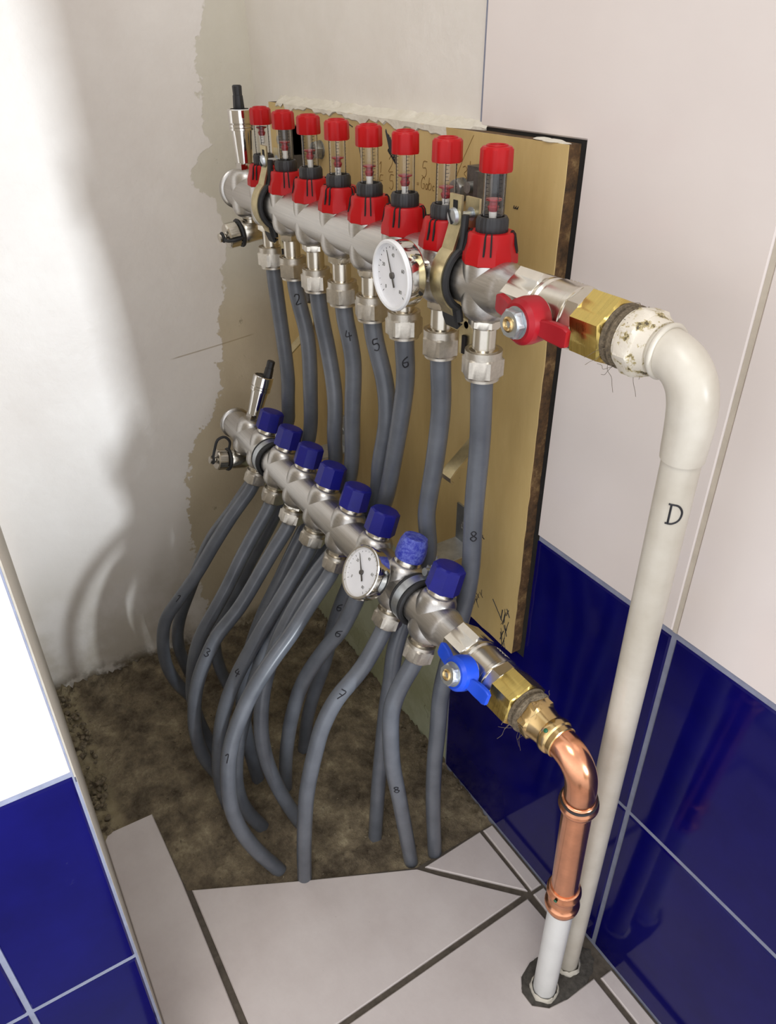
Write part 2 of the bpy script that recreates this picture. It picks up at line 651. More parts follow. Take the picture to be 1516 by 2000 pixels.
STROKES = {
    '1': [[(-.25, .25), (.05, .5), (.05, -.5)]],
    '2': [[(-.3, .3), (-.1, .5), (.25, .4), (.2, .05), (-.3, -.5), (.35, -.45)]],
    '3': [[(-.3, .4), (.0, .5), (.28, .3), (-.05, .02), (.3, -.2), (.05, -.5), (-.3, -.38)]],
    '4': [[(-.1, .5), (-.3, -.05), (.35, -.05)], [(.1, .3), (.05, -.5)]],
    '5': [[(.3, .5), (-.2, .48), (-.25, .08), (.15, .1), (.3, -.2), (.05, -.5), (-.3, -.4)]],
    '6': [[(.25, .5), (-.15, .2), (-.3, -.2), (-.1, -.5), (.25, -.35), (.2, -.02), (-.22, -.1)]],
    '7': [[(-.3, .45), (.3, .5), (.0, -.5)], [(-.2, 0), (.28, .05)]],
    '8': [[(.0, .02), (-.25, .28), (.0, .5), (.25, .28), (.0, .02), (-.3, -.25), (.0, -.5), (.3, -.25), (.0, .02)]],
    'D': [[(-.25, .5), (-.25, -.5)], [(-.4, .5), (.1, .45), (.38, .1), (.3, -.3), (-.05, -.5), (-.4, -.5)]],
    'E': [[(.3, .5), (-.25, .45), (-.28, -.48), (.3, -.45)], [(-.25, .02), (.2, .05)]],
    '=': [[(-.3, .12), (.3, .14)], [(-.3, -.12), (.3, -.1)]],
    'G': [[(.3, .35), (0, .5), (-.3, .1), (-.2, -.4), (.2, -.45), (.3, -.05), (.02, -.05)]],
    'a': [[(.22, .1), (-.05, .15), (-.25, -.2), (-.05, -.48), (.2, -.2), (.22, .1), (.25, -.48)]],
    'b': [[(-.22, .5), (-.22, -.48), (.15, -.45), (.22, -.1), (-.05, .08), (-.22, -.1)]],
    'c': [[(.2, .05), (-.1, .12), (-.25, -.2), (-.08, -.48), (.2, -.4)]],
    'l': [[(-.05, -.45), (.12, .4), (-.02, .5), (-.08, -.3), (.1, -.48)]],
    '|': [[(0, .5), (0.03, -.5)]],
    '-': [[(-.3, 0), (.3, .02)]],
}


# ================================================================ the room shell
def wall_grid(name, mat, fn, nu, nv, parent=None):
    b = MB()
    vs = [fn(i / nu, j / nv) for j in range(nv + 1) for i in range(nu + 1)]
    fs = [(j * (nu + 1) + i, j * (nu + 1) + i + 1, (j + 1) * (nu + 1) + i + 1, (j + 1) * (nu + 1) + i) for j in range(nv) for i in range(nu)]
    b.add(vs, fs)
    return b.build(name, mat, parent, angle=180)


def left_fn(u, v_):
    y = 0.03 - 0.425 * u
    z = -0.03 + 1.38 * v_
    x = -0.066 * z + 0.0012 * math.sin(y * 31 + z * 9) + 0.0010 * math.sin(z * 23 - y * 12)
    return (x, y, z)


tag(wall_grid('wall_left', 'leftwall', left_fn, 40, 110), 'painted plaster wall with bare patches beside the corner', 'wall', kind='structure')

# back wall: plaster, grout bed and tiles
WB = frame((0, 0.006, 0), (0, -1, 0))          # local x = world x, local y = world z
b = MB()
b.box((0.47, 0.072, 0.65), (1.26, 0.135, 1.40), mat=0)                       # masonry, face at y = 0.0045
b.prism([(0.3835, -0.02), (1.10, -0.02), (1.10, 1.35), (0.3835, 1.35)], 0.0, 0.0045, WB, mat=3)    # grout bed
b.prism([(0.388, 0.270), (0.4965, 0.270), (0.4965, 0.7130), (0.388, 0.7130)], 0.0, 0.0050, WB, mat=4)  # dark slit round the board
blue = [
    [(0.386, 0.004), (0.638, 0.004), (0.638, 0.2075), (0.386, 0.2075)],
    [(0.386, 0.2125), (0.638, 0.2125), (0.638, 0.405), (0.4955, 0.405), (0.4955, 0.270), (0.386, 0.270)],
]
x = 0.6425
while x < 1.09:
    x2 = min(x + 0.252, 1.0985)
    blue += [[(x, 0.004), (x2, 0.004), (x2, 0.2075), (x, 0.2075)], [(x, 0.2125), (x2, 0.2125), (x2, 0.405), (x, 0.405)]]
    x = x2 + 0.0045
for p in blue:
    b.prism(p, 0.0, 0.006, WB, mat=2, ins=0.0012)
white = [[(0.386, 1.34), (0.386, 0.7107), (0.4950, 0.7107), (0.4950, 0.410), (0.638, 0.410), (0.638, 1.34)]]
x = 0.6415
while x < 1.09:
    x2 = min(x + 0.2525, 1.0985)
    white.append([(x, 0.410), (x2, 0.410), (x2, 1.34), (x, 1.34)])
    x = x2 + 0.0035
for p in white:
    b.prism(p, 0.0, 0.006, WB, mat=1, ins=0.0012)
for xx in (0.6398, 0.8955):                                                    # pale joints between white tiles
    b.box((xx, 0.0022, 0.87), (0.0036, 0.003, 0.92), mat=5)
tag(b.build('wall_back', ['plaster', 'whitetile', 'bluetile', 'grout', 'gap', 'pale_grout'], angle=20), 'back wall with plaster, white tiles and a band of blue tiles', 'wall', kind='structure')

# lumpy filler along the top of the board
b = MB()
rings = []
for i in range(61):
    xx = 0.027 + 0.366 * i / 60
    e = min(1, i / 3, (60 - i) / 6)
    k1 = rnd.uniform(-1, 1) * .0010
    k2 = rnd.uniform(-1, 1) * .0020 + 0.0018 * math.sin(i * .55) + .0012 * math.sin(i * 1.3)
    k2 += -.0032 * (i / 60)
    jy = rnd.uniform(-.0010, .0010)
    rings.append([Vector((xx + rnd.uniform(-.0015, .0015), y, z)) for y, z in (
        (0.0060, 0.7150 + k1), (0.0035, 0.7142 + k1), (0.0010 + jy, 0.7118 + k1 * 1.5), (-0.0060 * e + jy, 0.7098 + k1),
        (-0.0106 * e, 0.7086 + k1 * .3), (-0.0112 * e + jy * .3, 0.7066 + k2), (-0.0104 * e, 0.7058 + k2), (0.006, 0.7046 + k2))])
b.loft(rings)
for (cx, cz, r) in ((0.462, 0.7092, .006), (0.472, 0.7088, .007), (0.4815, 0.7082, .005)):
    b.lathe([(0.0005, -r * .35), (r * .7, -r * .22), (r, 0), (r * .7, r * .22), (.0005, r * .35)], 14, Matrix.Translation((cx, -0.0060, cz)) @ Matrix.Diagonal((1.5, .8, .6, 1)))
tag(b.build('trim_1', 'filler', angle=28), 'rough white filler over the top edge of the yellow board', 'filler', kind='structure')

# unseen block, added to fade the window light low on the left wall
b = MB()
b.box((2.0, 0.25, 0.22), (0.06, 1.2, 0.48))
tag(b.build('light_blocker', 'plaster', angle=20), 'unseen low block added to shade the foot of the left wall', 'wall', kind='structure')

# tiled pier in front of the left wall
b = MB()
b.box((0.267, -0.794, 0.66), (0.534, 0.813, 1.40), mat=4)                      # y from -1.203 to -0.397
WP = frame((0.534, 0, 0), (1, 0, 0), (0, 1, 0))                               # local x = world y, local y = world z
b.prism([(-1.20, -0.02), (-0.3885, -0.02), (-0.3885, 1.35), (-1.20, 1.35)], 0.0, 0.0045, WP, mat=3)
cols = [(-0.4585, -0.3895)]
y = -0.4620
while y > -1.19:
    cols.append((y - 0.25, y))
    y -= 0.2545
for (ya, yb) in cols:
    for za, zb in ((0.004, 0.2075), (0.2125, 0.4060)):
        b.prism([(ya, za), (yb, za), (yb, zb), (ya, zb)], 0.0, 0.006, WP, mat=2, ins=0.0012)
    b.prism([(ya, 0.4105), (yb, 0.4105), (yb, 1.34), (ya, 1.34)], 0.0, 0.006, WP, mat=1, ins=0.0012)
b.box((0.5350, -0.3885, 0.19), (0.006, 0.0016, 0.42), mat=3)
tag(b.build('wall_front', ['plaster', 'whitetile', 'bluetile', 'grout', 'pale_grout'], angle=20), 'projecting pier faced with white and blue tiles', 'wall', kind='structure')


# floor: rough screed
def floor_fn(u, v_):
    x = -0.02 + 0.66 * u
    y = 0.012 - 0.41 * v_
    q = rnd.uniform(-1, 1)
    z = -0.0045 + 0.0016 * q + 0.0022 * math.sin(x * 37 + y * 22) * math.sin(y * 41 - x * 9)
    d = min(abs(x + 0.001), abs(y - 0.002))
    if d < 0.022:
        z += (0.022 - d) * 0.35 * (0.6 + 0.5 * q)
    if y < -0.372 and x < 0.27:
        z += 0.010 * (0.5 + 0.5 * q) * min(1, (-0.372 - y) / .012)
    if x > 0.47 or (x > .36 and y < -.31):
        z = min(z, -0.006)
    return (x, y, z)


tag(wall_grid('floor', 'screed', floor_fn, 165, 104), 'bare dusty screed where the floor tiles were broken out', 'floor', kind='structure')
b = MB()
b.prism([(.262, -.40), (.262, -.3315), (.372, -.327), (.428, -.214), (.479, -.104), (.480, 0.002), (1.1, .002), (1.1, -.40)], -0.04, -0.0028, mat=1)
tiles = [
    [(.2600, -.3872), (.2610, -.3315), (.36, -.3285), (.90, -.3265), (.90, -.3872)],
    [(.3755, -.3225), (.4300, -.2130), (.4815, -.1050), (.5000, -.0890), (.5645, -.0280), (.5715, -.3205)],
    [(.4840, -.0960), (.4815, -.0190), (.5640, -.0185)],
    [(.5775, -.3205), (.5705, -.0240), (.6270, -.0215), (.6225, -.0350), (.6210, -.0640), (.6270, -.0800), (.6380, -.0885), (.6520, -.0880),
     (.6620, -.0760), (.6650, -.0560), (.6650, -.0215), (.90, -.0215), (.90, -.3205)],
    [(.4820, -.0145), (.4820, -.0015), (.5660, -.0015), (.5660, -.0145)],
    [(.5700, -.0155), (.5700, -.0015), (.6260, -.0015), (.6260, -.0165)],
    [(.6680, -.0155), (.6680, -.0015), (.90, -.0015), (.90, -.0155)],
    [(.9045, -.3205), (.9045, -.0215), (1.09, -.0215), (1.09, -.3205)],
]
for p in tiles:
    b.prism(p, -0.012, 0.0, mat=0, ins=0.0010)
tag(b.build('floor.001', ['floortile', 'dark_grout'], angle=20), 'white floor tiles cut around the pipe pit', 'floor', kind='structure')
b = MB()
rings = []
prof = [(1.0, -.0028), (.9, -.0012), (.6, -.0014), (.25, -.002)]
for k, zz in prof:
    ring = []
    for j in range(36):
        a = 2 * PI * j / 36
        q = 1 + rnd.uniform(-.05, .06)
        ring.append(Vector((.643 + .0245 * k * q * math.cos(a), -.049 + .043 * k * q * math.sin(a), zz + rnd.uniform(-.0004, .0008))))
    rings.append(ring)
b.loft(rings, mat=0)
tag(b.build('trim_2', 'mortar', angle=60), 'dark mortar patch around the two white pipes in the floor', 'mortar', kind='structure')

# ================================================================ mounting board
board = empty('mounting_board', (0.257, -0.005, 0.276), 'yellow chipboard panel set into the wall behind the manifolds', 'board')
BO = Vector(board.location)


def local(o, p):
    return Vector(p) - Vector(o.location)


b = MB()
n_e = 40
fr, bk = [], []
edge = []
for i in range(n_e):
    edge.append((0.025 + .467 * i / n_e, 0.2765 + rnd.uniform(-.0006, .0006)))
for i in range(n_e):
    edge.append((0.4905 + rnd.uniform(-.0005, .0005), 0.2765 + .432 * i / n_e))
edge.append((0.4905, 0.7085))
edge.append((0.025, 0.7085))
b.loft([[Vector((p[0], 0.0008, p[1])) - BO for p in edge], [Vector((p[0], -0.0094, p[1])) - BO for p in edge], ], mat=1)
nn = len(edge)
o_ = len(b.v)
b.loft([[Vector((p[0], -0.0094, p[1])) - BO for p in edge], [Vector((p[0], -0.0102, p[1])) - BO for p in edge]], False, True, mat=0)
b.build('panel', ['board', 'boardedge'], board, angle=25)


def plane_stroke(mb, ch, x, z, h, y=-0.0103, r=.00028, slant=0.1, o=BO, wf=.85):
    for st in STROKES[ch]:
        pts_ = spline([(x + (p[0] * wf + p[1] * slant) * h, y, z + p[1] * h) for p in st], 4) if len(st) > 2 else [Vector((x + (p[0] * wf + p[1] * slant) * h, y, z + p[1] * h)) for p in st]
        mb.tube([q - o for q in pts_], r, 5)


for ch, x, z, h in [('1', .260, .670, .009), ('2', .277, .674, .012), ('5', .329, .676, .012), ('E', .261, .659, .010), ('5', .278, .660, .012),
                    ('=', .3195, .664, .005), ('G', .327, .6655, .009), ('a', .3325, .6645, .007), ('b', .3375, .666, .009), ('c', .3425, .6645, .006),
                    ('3', .383, .679, .011), ('|', .3890, .683, .011)]:
    b = MB()
    plane_stroke(b, ch, x, z, h)
    b.build('pencil_figure', 'pencil', board)
b = MB()
b.tube([Vector(p) - BO for p in ((.392, -.0103, .706), (.381, -.0103, .690), (.373, -.0103, .676))], .0002, 5)
b.build('pencil_line', 'pencil', board)


def scrawl(lines):
    q = MB()
    for l_, r_ in lines:
        q.tube([Vector((p[0], -.0103, p[1])) - BO for p in l_], r_, 5)
    q.build('scribble', 'ink', board)


L_ = []
for i in range(15):
    x0, z0 = .270 + i * .0008 + rnd.uniform(-.001, .001), .6995 - i * .0006
    L_.append((((x0 - .002, z0 + .001), (x0 + .004, z0 - .010 - rnd.uniform(0, .004)), (x0 + .0015, z0 - .014), (x0 + .005, z0 - .016)), .00045))
scrawl(L_)
scrawl([([(.288 + .004 * k, .698), (.287 + .004 * k, .688), (.291 + .004 * k, .694), (.290 + .004 * k, .686)], .00035) for k in range(3)])
scrawl([([(.227, .701), (.2215, .694), (.222, .683), (.2255, .674)], .0004)])
scrawl([([(.196, .698), (.203, .700), (.211, .698)], .0005)])
L_ = [(((.458, .320), (.474, .304)), .0005)]
for i in range(18):
    cx, cz = .477 + rnd.uniform(-.005, .006), .309 + rnd.uniform(-.028, .014)
    L_.append((((cx, cz), (cx + rnd.uniform(-.004, .005), cz - rnd.uniform(.006, .016))), rnd.uniform(.0002, .0006)))
scrawl(L_)
L_ = []
for i in range(10):
    cx, cz = .436 + rnd.uniform(-.007, .007), .320 + rnd.uniform(-.02, .012)
    L_.append((((cx, cz), (cx + rnd.uniform(-.006, .006), cz - rnd.uniform(.002, .010))), .0003))
scrawl(L_)
scrawl([([(.436, .380), (.4365, .3775), (.439, .377)], .0005)])
scrawl([([(.4425 + k * .0011, .6635), (.4432 + k * .0011, .6655 - (k % 2) * .001)], .0004) for k in range(5)])


# ================================================================ manifolds
XL = frame((0, 0, 0), (1, 0, 0), (0, 0, 1))      # lathe along local x
FR = frame((0, 0, 0), (0, -1, 0), (1, 0, 0))     # lathe towards the viewer (local -y)


def make_bar(root, ports, xl, xv, mat='steel'):
    b = MB()
    last = ports[-1]
    R = .0172
    b.lathe([(.0150, xl + .0015), (.0165, xl), (.0190, xl + .0002), (.0197, xl + .0014), (.0197, xl + .0036), (.0186, xl + .0046), (.0160, xl + .0052), (.0160, xl + .0066), (R, xl + .0080), (R, last + .017), (.0162, last + .022),
             (.0146, last + .025), (.0146, last + .048)], 48, XL)
    for x in [xv] + ports:
        q = .0170
        b.lathe([(.009, -.0225), (.0120, -.0219), (.0142, -.0202), (q - .0009, -.0168), (q, -.0120), (q, .0120), (q - .0009, .0168), (.0142, .0202), (.0120, .0219), (.009, .0225)], 48, Matrix.Translation((x, 0, 0)))
    return b.build('bar', mat, root, angle=38)


def make_fitting_upper(root):
    b = MB()
    b.hexnut(.0118, -.0280, -.0215)
    b.lathe([(.0080, -.0275), (.0080, -.0425), (.0104, -.0432), (.0104, -.0465)], 28)
    f = b.build('outlet_fitting', 'nickel', root)
    b = MB()
    b.lathe([(.0108, -.0436), (.0128, -.0436), (.0128, -.0490), (.0108, -.0490)], 36)
    b.hexnut(.0146, -.0625, -.0478, ch=.0016)
    b.lathe([(.0118, -.0645), (.0118, -.0620)], 36)
    b.build('compression_nut', 'nickel_matt', f)
    return f


def make_fitting_lower(root):
    b = MB()
    b.hexnut(.0116, -.0255, -.0205, ch=.0008)
    b.lathe([(.0095, -.0250), (.0095, -.0300)], 28)
    f = b.build('outlet_fitting', 'nickel', root)
    b = MB()
    b.lathe([(.0104, -.0268), (.0124, -.0268), (.0124, -.0300), (.0104, -.0300)], 36)
    b.hexnut(.0144, -.0422, -.0292, ch=.0016)
    b.build('compression_nut', 'nickel_matt', f)
    return f


def make_flow_meter(root):
    def dec(th, i):
        if i in (0, 1, 2, 3):
            w_ = 2 * PI / 10
            return (math.cos(PI / 10) / math.cos((th % w_) - w_ / 2)) ** 1.0
        return 1
    b = MB()
    b.lathe([(.0160, .0130), (.0178, .0144), (.0175, .0195), (.0155, .0258), (.0146, .0312), (.0137, .0326)], 40, mod=dec)
    for k in range(4):                                          # pairs of slots in the skirt
        for d in (-.13, .13):
            a = k * PI / 2 + d
            m = Matrix.Rotation(a, 4, 'Z')
            b.add([m @ Vector(p) for p in ((.0174, -.0005, .0205), (.0174, .0005, .0205), (.0152, .0005, .0312), (.0152, -.0005, .0312),
                                           (.0120, -.0005, .0215), (.0120, .0005, .0215), (.0120, .0005, .0332), (.0120, -.0005, .0332),
                                           (.0136, .0005, .0332), (.0136, -.0005, .0332))],
                  [(0, 1, 2, 3), (3, 2, 8, 9), (0, 4, 5, 1), (1, 5, 6, 8, 2), (0, 3, 9, 7, 4), (9, 8, 6, 7), (4, 7, 6, 5)], 1)
    f = b.build('flow_meter', ['red', 'slot'], root)
    b = MB()

    def knurl(th, i):
        return 1 + (.025 * (1 if (th / (2 * PI) * 24) % 1 < .5 else 0) if i in (1, 2) else 0)
    b.lathe([(.0098, .0315), (.0099, .0322), (.0099, .0395), (.0090, .0415), (.0074, .0415), (.0070, .0385)], 96, mod=knurl)
    b.build('collar', 'black', f)
    b = MB()
    b.lathe([(.0066, .0385), (.0066, .0700)], 32)
    b.build('tube', 'glass', f)
    b = MB()
    b.lathe([(.0022, .0385), (.0026, .0400), (.0022, .0420), (.0026, .0440), (.0022, .0460)], 16, mat=1)
    b.lathe([(.0024, .0450), (.0030, .0458), (.0036, .0478), (.0026, .0490), (.0026, .0506), (.0050, .0516), (.0050, .0524), (.0010, .0530)], 20, mat=0)
    b.build('float', ['float', 'stem'], f)
    b = MB()
    for k in range(3):                                          # printed scale
        a0 = -PI / 2 + (k - .6) * 1.25
        for i in range(11):
            z = .0430 + i * .0022
            w_ = .22 if i % 2 else .34
            pth = [(.0067 * math.cos(a0 + w_ * j / 4), .0067 * math.sin(a0 + w_ * j / 4), z) for j in range(5)]
            b.tube(pth, .00020, 4)
        b.tube([(.0067 * math.cos(a0), .0067 * math.sin(a0), .0420), (.0067 * math.cos(a0), .0067 * math.sin(a0), .0665)], .00026, 4)
    b.build('scale', 'ink', f)
    b = MB()

    def lobes(th, i):
        return 1 + .035 * math.cos(8 * th) if 0 < i < 4 else 1
    b.lathe([(.0070, .0662), (.0094, .0664), (.0098, .0675), (.0096, .0788), (.0086, .0802), (.0062, .0805), (.0056, .0800), (.0050, .0804), (.0012, .0805)], 64, mod=lobes)
    b.torus(.0059, .0008, Matrix.Translation((0, 0, .0805)), 32, 8)
    b.build('cap', 'red', f)
    return f


def make_blue_cap(root, mat='bluecap', round_=False):
    b = MB()
    b.lathe([(.0112, .0165), (.0122, .0180), (.0122, .0190), (.0116, .0198), (.0122, .0206), (.0116, .0216), (.0121, .0226), (.0116, .0236), (.0116, .0262)], 40)
    f = b.build('threaded_port', 'nickel', root)
    b = MB()
    if round_:
        b.lathe([(.0112, .0262), (.0128, .0264), (.0134, .0290), (.0134, .0350), (.0124, .0420), (.0104, .0474), (.0070, .0480)], 40,
                mod=lambda th, i: 1 + (.02 * math.cos(7 * th) if i in (4, 5) else 0), mat=0)
    else:
        w_ = 2 * PI / 8

        def octo(th, i):
            return math.cos(PI / 8) / math.cos((th % w_) - w_ / 2) if 0 < i < 4 else 1
        b.lathe([(.0116, .0258), (.0148, .0262), (.0148, .0280), (.0140, .0464), (.0118, .0478), (.0098, .0480)], 64, mod=octo)
        b.torus(.0062, .0004, Matrix.Translation((0, 0, .0477)), 32, 6)
    b.build('cap', mat, f)
    return f


def make_vent(root, x, dx, dy):
    b = MB()
    b.lathe([(.0092, .0165), (.0100, .0172), (.0100, .0200), (.0080, .0204)], 28)
    b.hexnut(.0094, .0200, .0285, sides=4, ph=PI / 4, ch=.0008)
    b.lathe([(.0072, .0280), (.0080, .0286), (.0100, .0560), (.0100, .0575), (.0118, .0580), (.0118, .0600), (.0112, .0604), (.0118, .0608), (.0118, .0630), (.0108, .0636),
             (.0108, .0640), (.0120, .0645), (.0120, .0755), (.0112, .0764), (.0100, .0764), (.0098, .0752)], 40)
    v_ = b.build('air_vent', 'chrome', root)
    v_.location = (x, 0, 0)
    b = MB()
    b.lathe([(.0098, .0748), (.0098, .0757), (.005, .0759)], 32)
    b.lathe([(.0050, .0755), (.0052, .0770), (.0046, .0875), (.0042, .0878), (.0044, .0955), (.0034, .0965)], 12, Matrix.Translation((dx, dy, 0)),
            mod=lambda th, i: 1 + (.06 if (th * 6 / PI) % 2 < 1 else 0))
    b.build('vent_cap', 'black', v_)
    return v_


def make_drain(root, x, loop_up):
    b = MB()
    b.lathe([(.0095, -.0185), (.0095, -.0235), (.0082, -.0245), (.0082, -.0300)], 28, Matrix.Translation((x, 0, 0)))
    m = frame((x, 0, -.0365), (0, -1, -.12), (1, 0, 0))
    b.lathe([(.0060, -.0130), (.0100, -.0120), (.0118, -.0080), (.0118, .0080), (.0105, .0105), (.0090, .0110), (.0090, .0150)], 32, m)
    d = b.build('drain_valve', 'nickel', root)
    b = MB()
    b.lathe([(.0112, .0165), (.0122, .0170), (.0122, .0270), (.0112, .0285), (.0050, .0285), (.0034, .0300), (.0034, .0350), (.0044, .0352), (.0044, .0366), (.0020, .0368)], 72, m,
            mod=lambda th, i: 1 + (.035 if (th * 10 / PI) % 2 < 1 else 0) * (i in (1, 2)))
    b.build('drain_cap', 'nickel', d)
    b = MB()
    b.torus(.0122, .0022, m @ Matrix.Translation((0, 0, .0135)), 36, 8)
    b.torus(.0040, .0016, m @ Matrix.Translation((0, 0, .0325)), 24, 8)
    if loop_up:
        pts_ = [(0, .012, .0135), (.001, .024, .0140), (.001, .030, .0215), (.0, .026, .0290), (0, .012, .0318), (0, .004, .0325)]
    else:
        pts_ = [(.012, -.002, .0135), (.0145, -.002, .0190), (.0145, -.002, .0270), (.010, -.002, .0318), (.004, -.001, .0325)]
    pts_ = [m @ Vector(p) for p in spline(pts_, 6)]
    b.tube(pts_, .0017, 8)
    b.build('cap_strap', 'rubber', d)
    return d


def make_gauge(root, x, R, bez, fdist, tilt_needle, tip=0.0):
    m = Matrix.Rotation(tip, 4, 'X') @ FR
    m.translation = Vector((x, 0, 0))
    b = MB()
    b.lathe([(.0088, .0140), (.0088, .0215), (.0060, .0220), (.0060, fdist - .0165)], 28, m)
    b.lathe([(.0080, fdist - .0185), (R * .86, fdist - .0165), (R * .93, fdist - .0150), (R * .95, fdist - .0140), (R * .95, fdist - .0044), (R * .90, fdist - .0042)], 56, m)
    g = b.build('thermometer', 'chrome', root)
    b = MB()
    b.lathe([(R * .90, fdist - .0035), (R, fdist - .0030), (R, fdist - .0008), (R * .965, fdist), (R * .90, fdist - .0002), (R * .885, fdist - .0022), (R * .88, fdist - .0038)], 64, m, cap0=False, cap1=False)
    b.build('bezel', bez, g)
    b = MB()
    b.lathe([(R * .90, fdist - .0034), (R * .90, fdist - .0030)], 56, m)
    b.build('dial', 'dial', g)
    b = MB()
    f0 = fdist - .0029
    for i in range(21):
        a = math.radians(225 - i * 13.5)
        r1, r2 = R * .80, R * (.72 if i % 5 == 0 else .76)
        b.tube([m @ Vector((r * math.cos(a), r * math.sin(a), f0)) for r in (r1, r2)], .00018, 4)
    b.build('dial_marks', 'ink', g)
    tf = m @ Matrix.Translation((0, 0, f0))
    for i, s_ in enumerate(('0', '20', '40', '60', '80')):
        a = math.radians(225 - i * 67.5)
        text_mesh(s_, R * .15, 'dial_figure', 'bolt', g, tf @ Matrix.Translation((R * .56 * math.cos(a), R * .56 * math.sin(a), 0)))
    b = MB()
    a = math.radians(90 + tilt_needle)
    u_ = Vector((math.cos(a), math.sin(a), 0))
    p_ = Vector((-u_.y, u_.x, 0))
    f1 = Vector((0, 0, f0 + .0010))
    b.loft([[m @ (u_ * (R * .72) + p_ * .00022 * s1 + f1 + Vector((0, 0, s2 * .0003))) for s1, s2 in ((-1, 0), (1, 0), (1, 1), (-1, 1))],
            [m @ (u_ * (-R * .34) + p_ * .0009 * s1 + f1 + Vector((0, 0, s2 * .0003))) for s1, s2 in ((-1, 0), (1, 0), (1, 1), (-1, 1))]])
    b.lathe([(R * .09, f0), (R * .09, f0 + .0018), (R * .06, f0 + .0022)], 24, m)
    b.build('needle', 'dark_steel', g)
    return g


def make_valve(root, dx, hmat, htilt):
    b = MB()
    m = XL.copy()
    m.translation = Vector((dx, 0, 0))
    b.hexnut(.0196, .5290, .5520, m, ch=.0012, ph=.2)
    b.lathe([(.0150, .5515), (.0172, .5535), (.0172, .5555), (.0160, .5570), (.0160, .5590), (.0178, .5605), (.0178, .5760), (.0182, .5765), (.0182, .5795), (.0170, .5800), (.0165, .5810)], 44, m)
    b.hexnut(.0182, .5800, .5900, m, sides=8, ch=.0006)
    hm = FR.copy()
    hm.translation = Vector((.566 + dx, 0, 0))
    b.lathe([(.0090, .0100), (.0090, .0220)], 28, hm)
    for k in range(3):                                          # raised marks on the body
        for i in range(4):
            a = .35 + k * .17
            p_ = m @ Vector((.0179 * math.cos(a), -.0179 * math.sin(a), .5625 + i * .003))
            b.tube([p_, p_ + Vector((.0016, .0003, -.0004))], .0004, 5)
    v_ = b.build('ball_valve', 'nickel', root)
    hm = hm @ Matrix.Rotation(htilt, 4, 'Z')
    b = MB()
    b.lathe([(.0118, .0195), (.0130, .0205), (.0136, .0270), (.0130, .0325), (.0108, .0350), (.0085, .0352), (.0080, .0340)], 40, hm)
    for s_ in (-1, 1):                                          # two wings
        rings = []
        for i in range(9):
            q = i / 8
            xx = s_ * (.0095 + .0205 * q)
            w_ = .0040 + .0018 * min(1, q * 2.2) - (.0012 if i == 8 else 0)
            zc = .0285 - .0035 * math.sin(q * PI * .5) * 1.2
            th = .0022 - (.0005 if i == 8 else 0)
            yy = -.0015 * s_ * q
            rings.append([hm @ Vector((xx, yy + w_ * c1, zc + th * c2)) for c1, c2 in ((-1, -.6), (-.85, -1), (.85, -1), (1, -.6), (1, .6), (.85, 1), (-.85, 1), (-1, .6))])
        b.loft(rings)
    b.build('handle', hmat, v_)
    b = MB()
    b.lathe([(.0075, .0335), (.0092, .0345), (.0092, .0356), (.007, .0358)], 28, hm)
    b.hexnut(.0086, .0352, .0405, hm, ch=.0008)
    b.build('handle_nut', 'galv', v_)
    b = MB()
    b.lathe([(.0042, .0400), (.0044, .0412), (.0034, .0418), (.0022, .0412), (.0020, .0402)], 20, hm)
    b.build('spindle', 'gold_brass', v_)
    return v_


def hemp_strands(b, m, r, x0, n, lmax, down=0.0):
    for _ in range(n):
        a = rnd.uniform(0, 2 * PI)
        d = Vector((math.cos(a), math.sin(a), rnd.uniform(-.4, .6)))
        p0 = Vector((r * math.cos(a), r * math.sin(a), x0 + rnd.uniform(-.003, .003)))
        L_ = rnd.uniform(.3, 1) * lmax
        p_ = [p0]
        for k in range(4):
            d = (d + Vector((rnd.uniform(-.9, .9), rnd.uniform(-.9, .9), rnd.uniform(-.9, .9)))).normalized()
            p_.append(p_[-1] + d * L_ / 4)
        q = [m @ v_ for v_ in spline(p_, 3)]
        q = [v_ + Vector((0, 0, -down * (i / len(q)) * L_)) for i, v_ in enumerate(q)]
        b.tube(q, .00012, 4)


def union_nut(root, dx):
    m = XL.copy()
    m.translation = Vector((dx, 0, 0))
    b = MB()
    b.hexnut(.0198, .5880, .6110, m, ch=.0014, ph=.15)
    b.build('union_nut', 'brass', root)
    b = MB()
    for i in range(9):
        b.torus(.0150 + .0010 * math.sin(i * 1.3), .0012, m @ Matrix.Translation((0, 0, .6110 + i * .00095)), 40, 8)
    hemp_strands(b, m, .0160, .6165, 24, .016, .4)
    b.build('hemp_packing', 'hemp', root)


# ---- upper manifold
UP = [0.146 + .05 * i for i in range(8)]
sup = empty('supply_manifold', (0, -.072, .632), 'upper steel manifold with a row of red-capped flow meters', 'manifold')
make_bar(sup, UP, .0655, .0960)
fm = make_flow_meter(sup)
ft = make_fitting_upper(sup)
rot = [0.5, 1.1, 1.0, 0.45, 0.95, 0.62, 0.35, 0.78]
fl = [.012, .004, .002, .0015, .001, .0005, -.0005, -.001]
for i, x in enumerate(UP):
    o1 = fm if i == 0 else dup(fm, sup)
    o1.location = (x, 0, 0)
    o1.rotation_euler = (0, 0, rot[i])
    for ch in o1.children:
        if ch.name.startswith('float'):
            ch.location = (0, 0, fl[i])
    o2 = ft if i == 0 else dup(ft, sup)
    o2.location = (x, 0, 0)
    o2.rotation_euler = (0, 0, .25 + .37 * i)
make_vent(sup, .0960, -.004, .001)
make_drain(sup, .0960, False)
make_gauge(sup, UP[6], .0232, 'white_plastic', .0440, 22)
make_valve(sup, 0.0, 'red_handle', -.04)
union_nut(sup, 0.0)

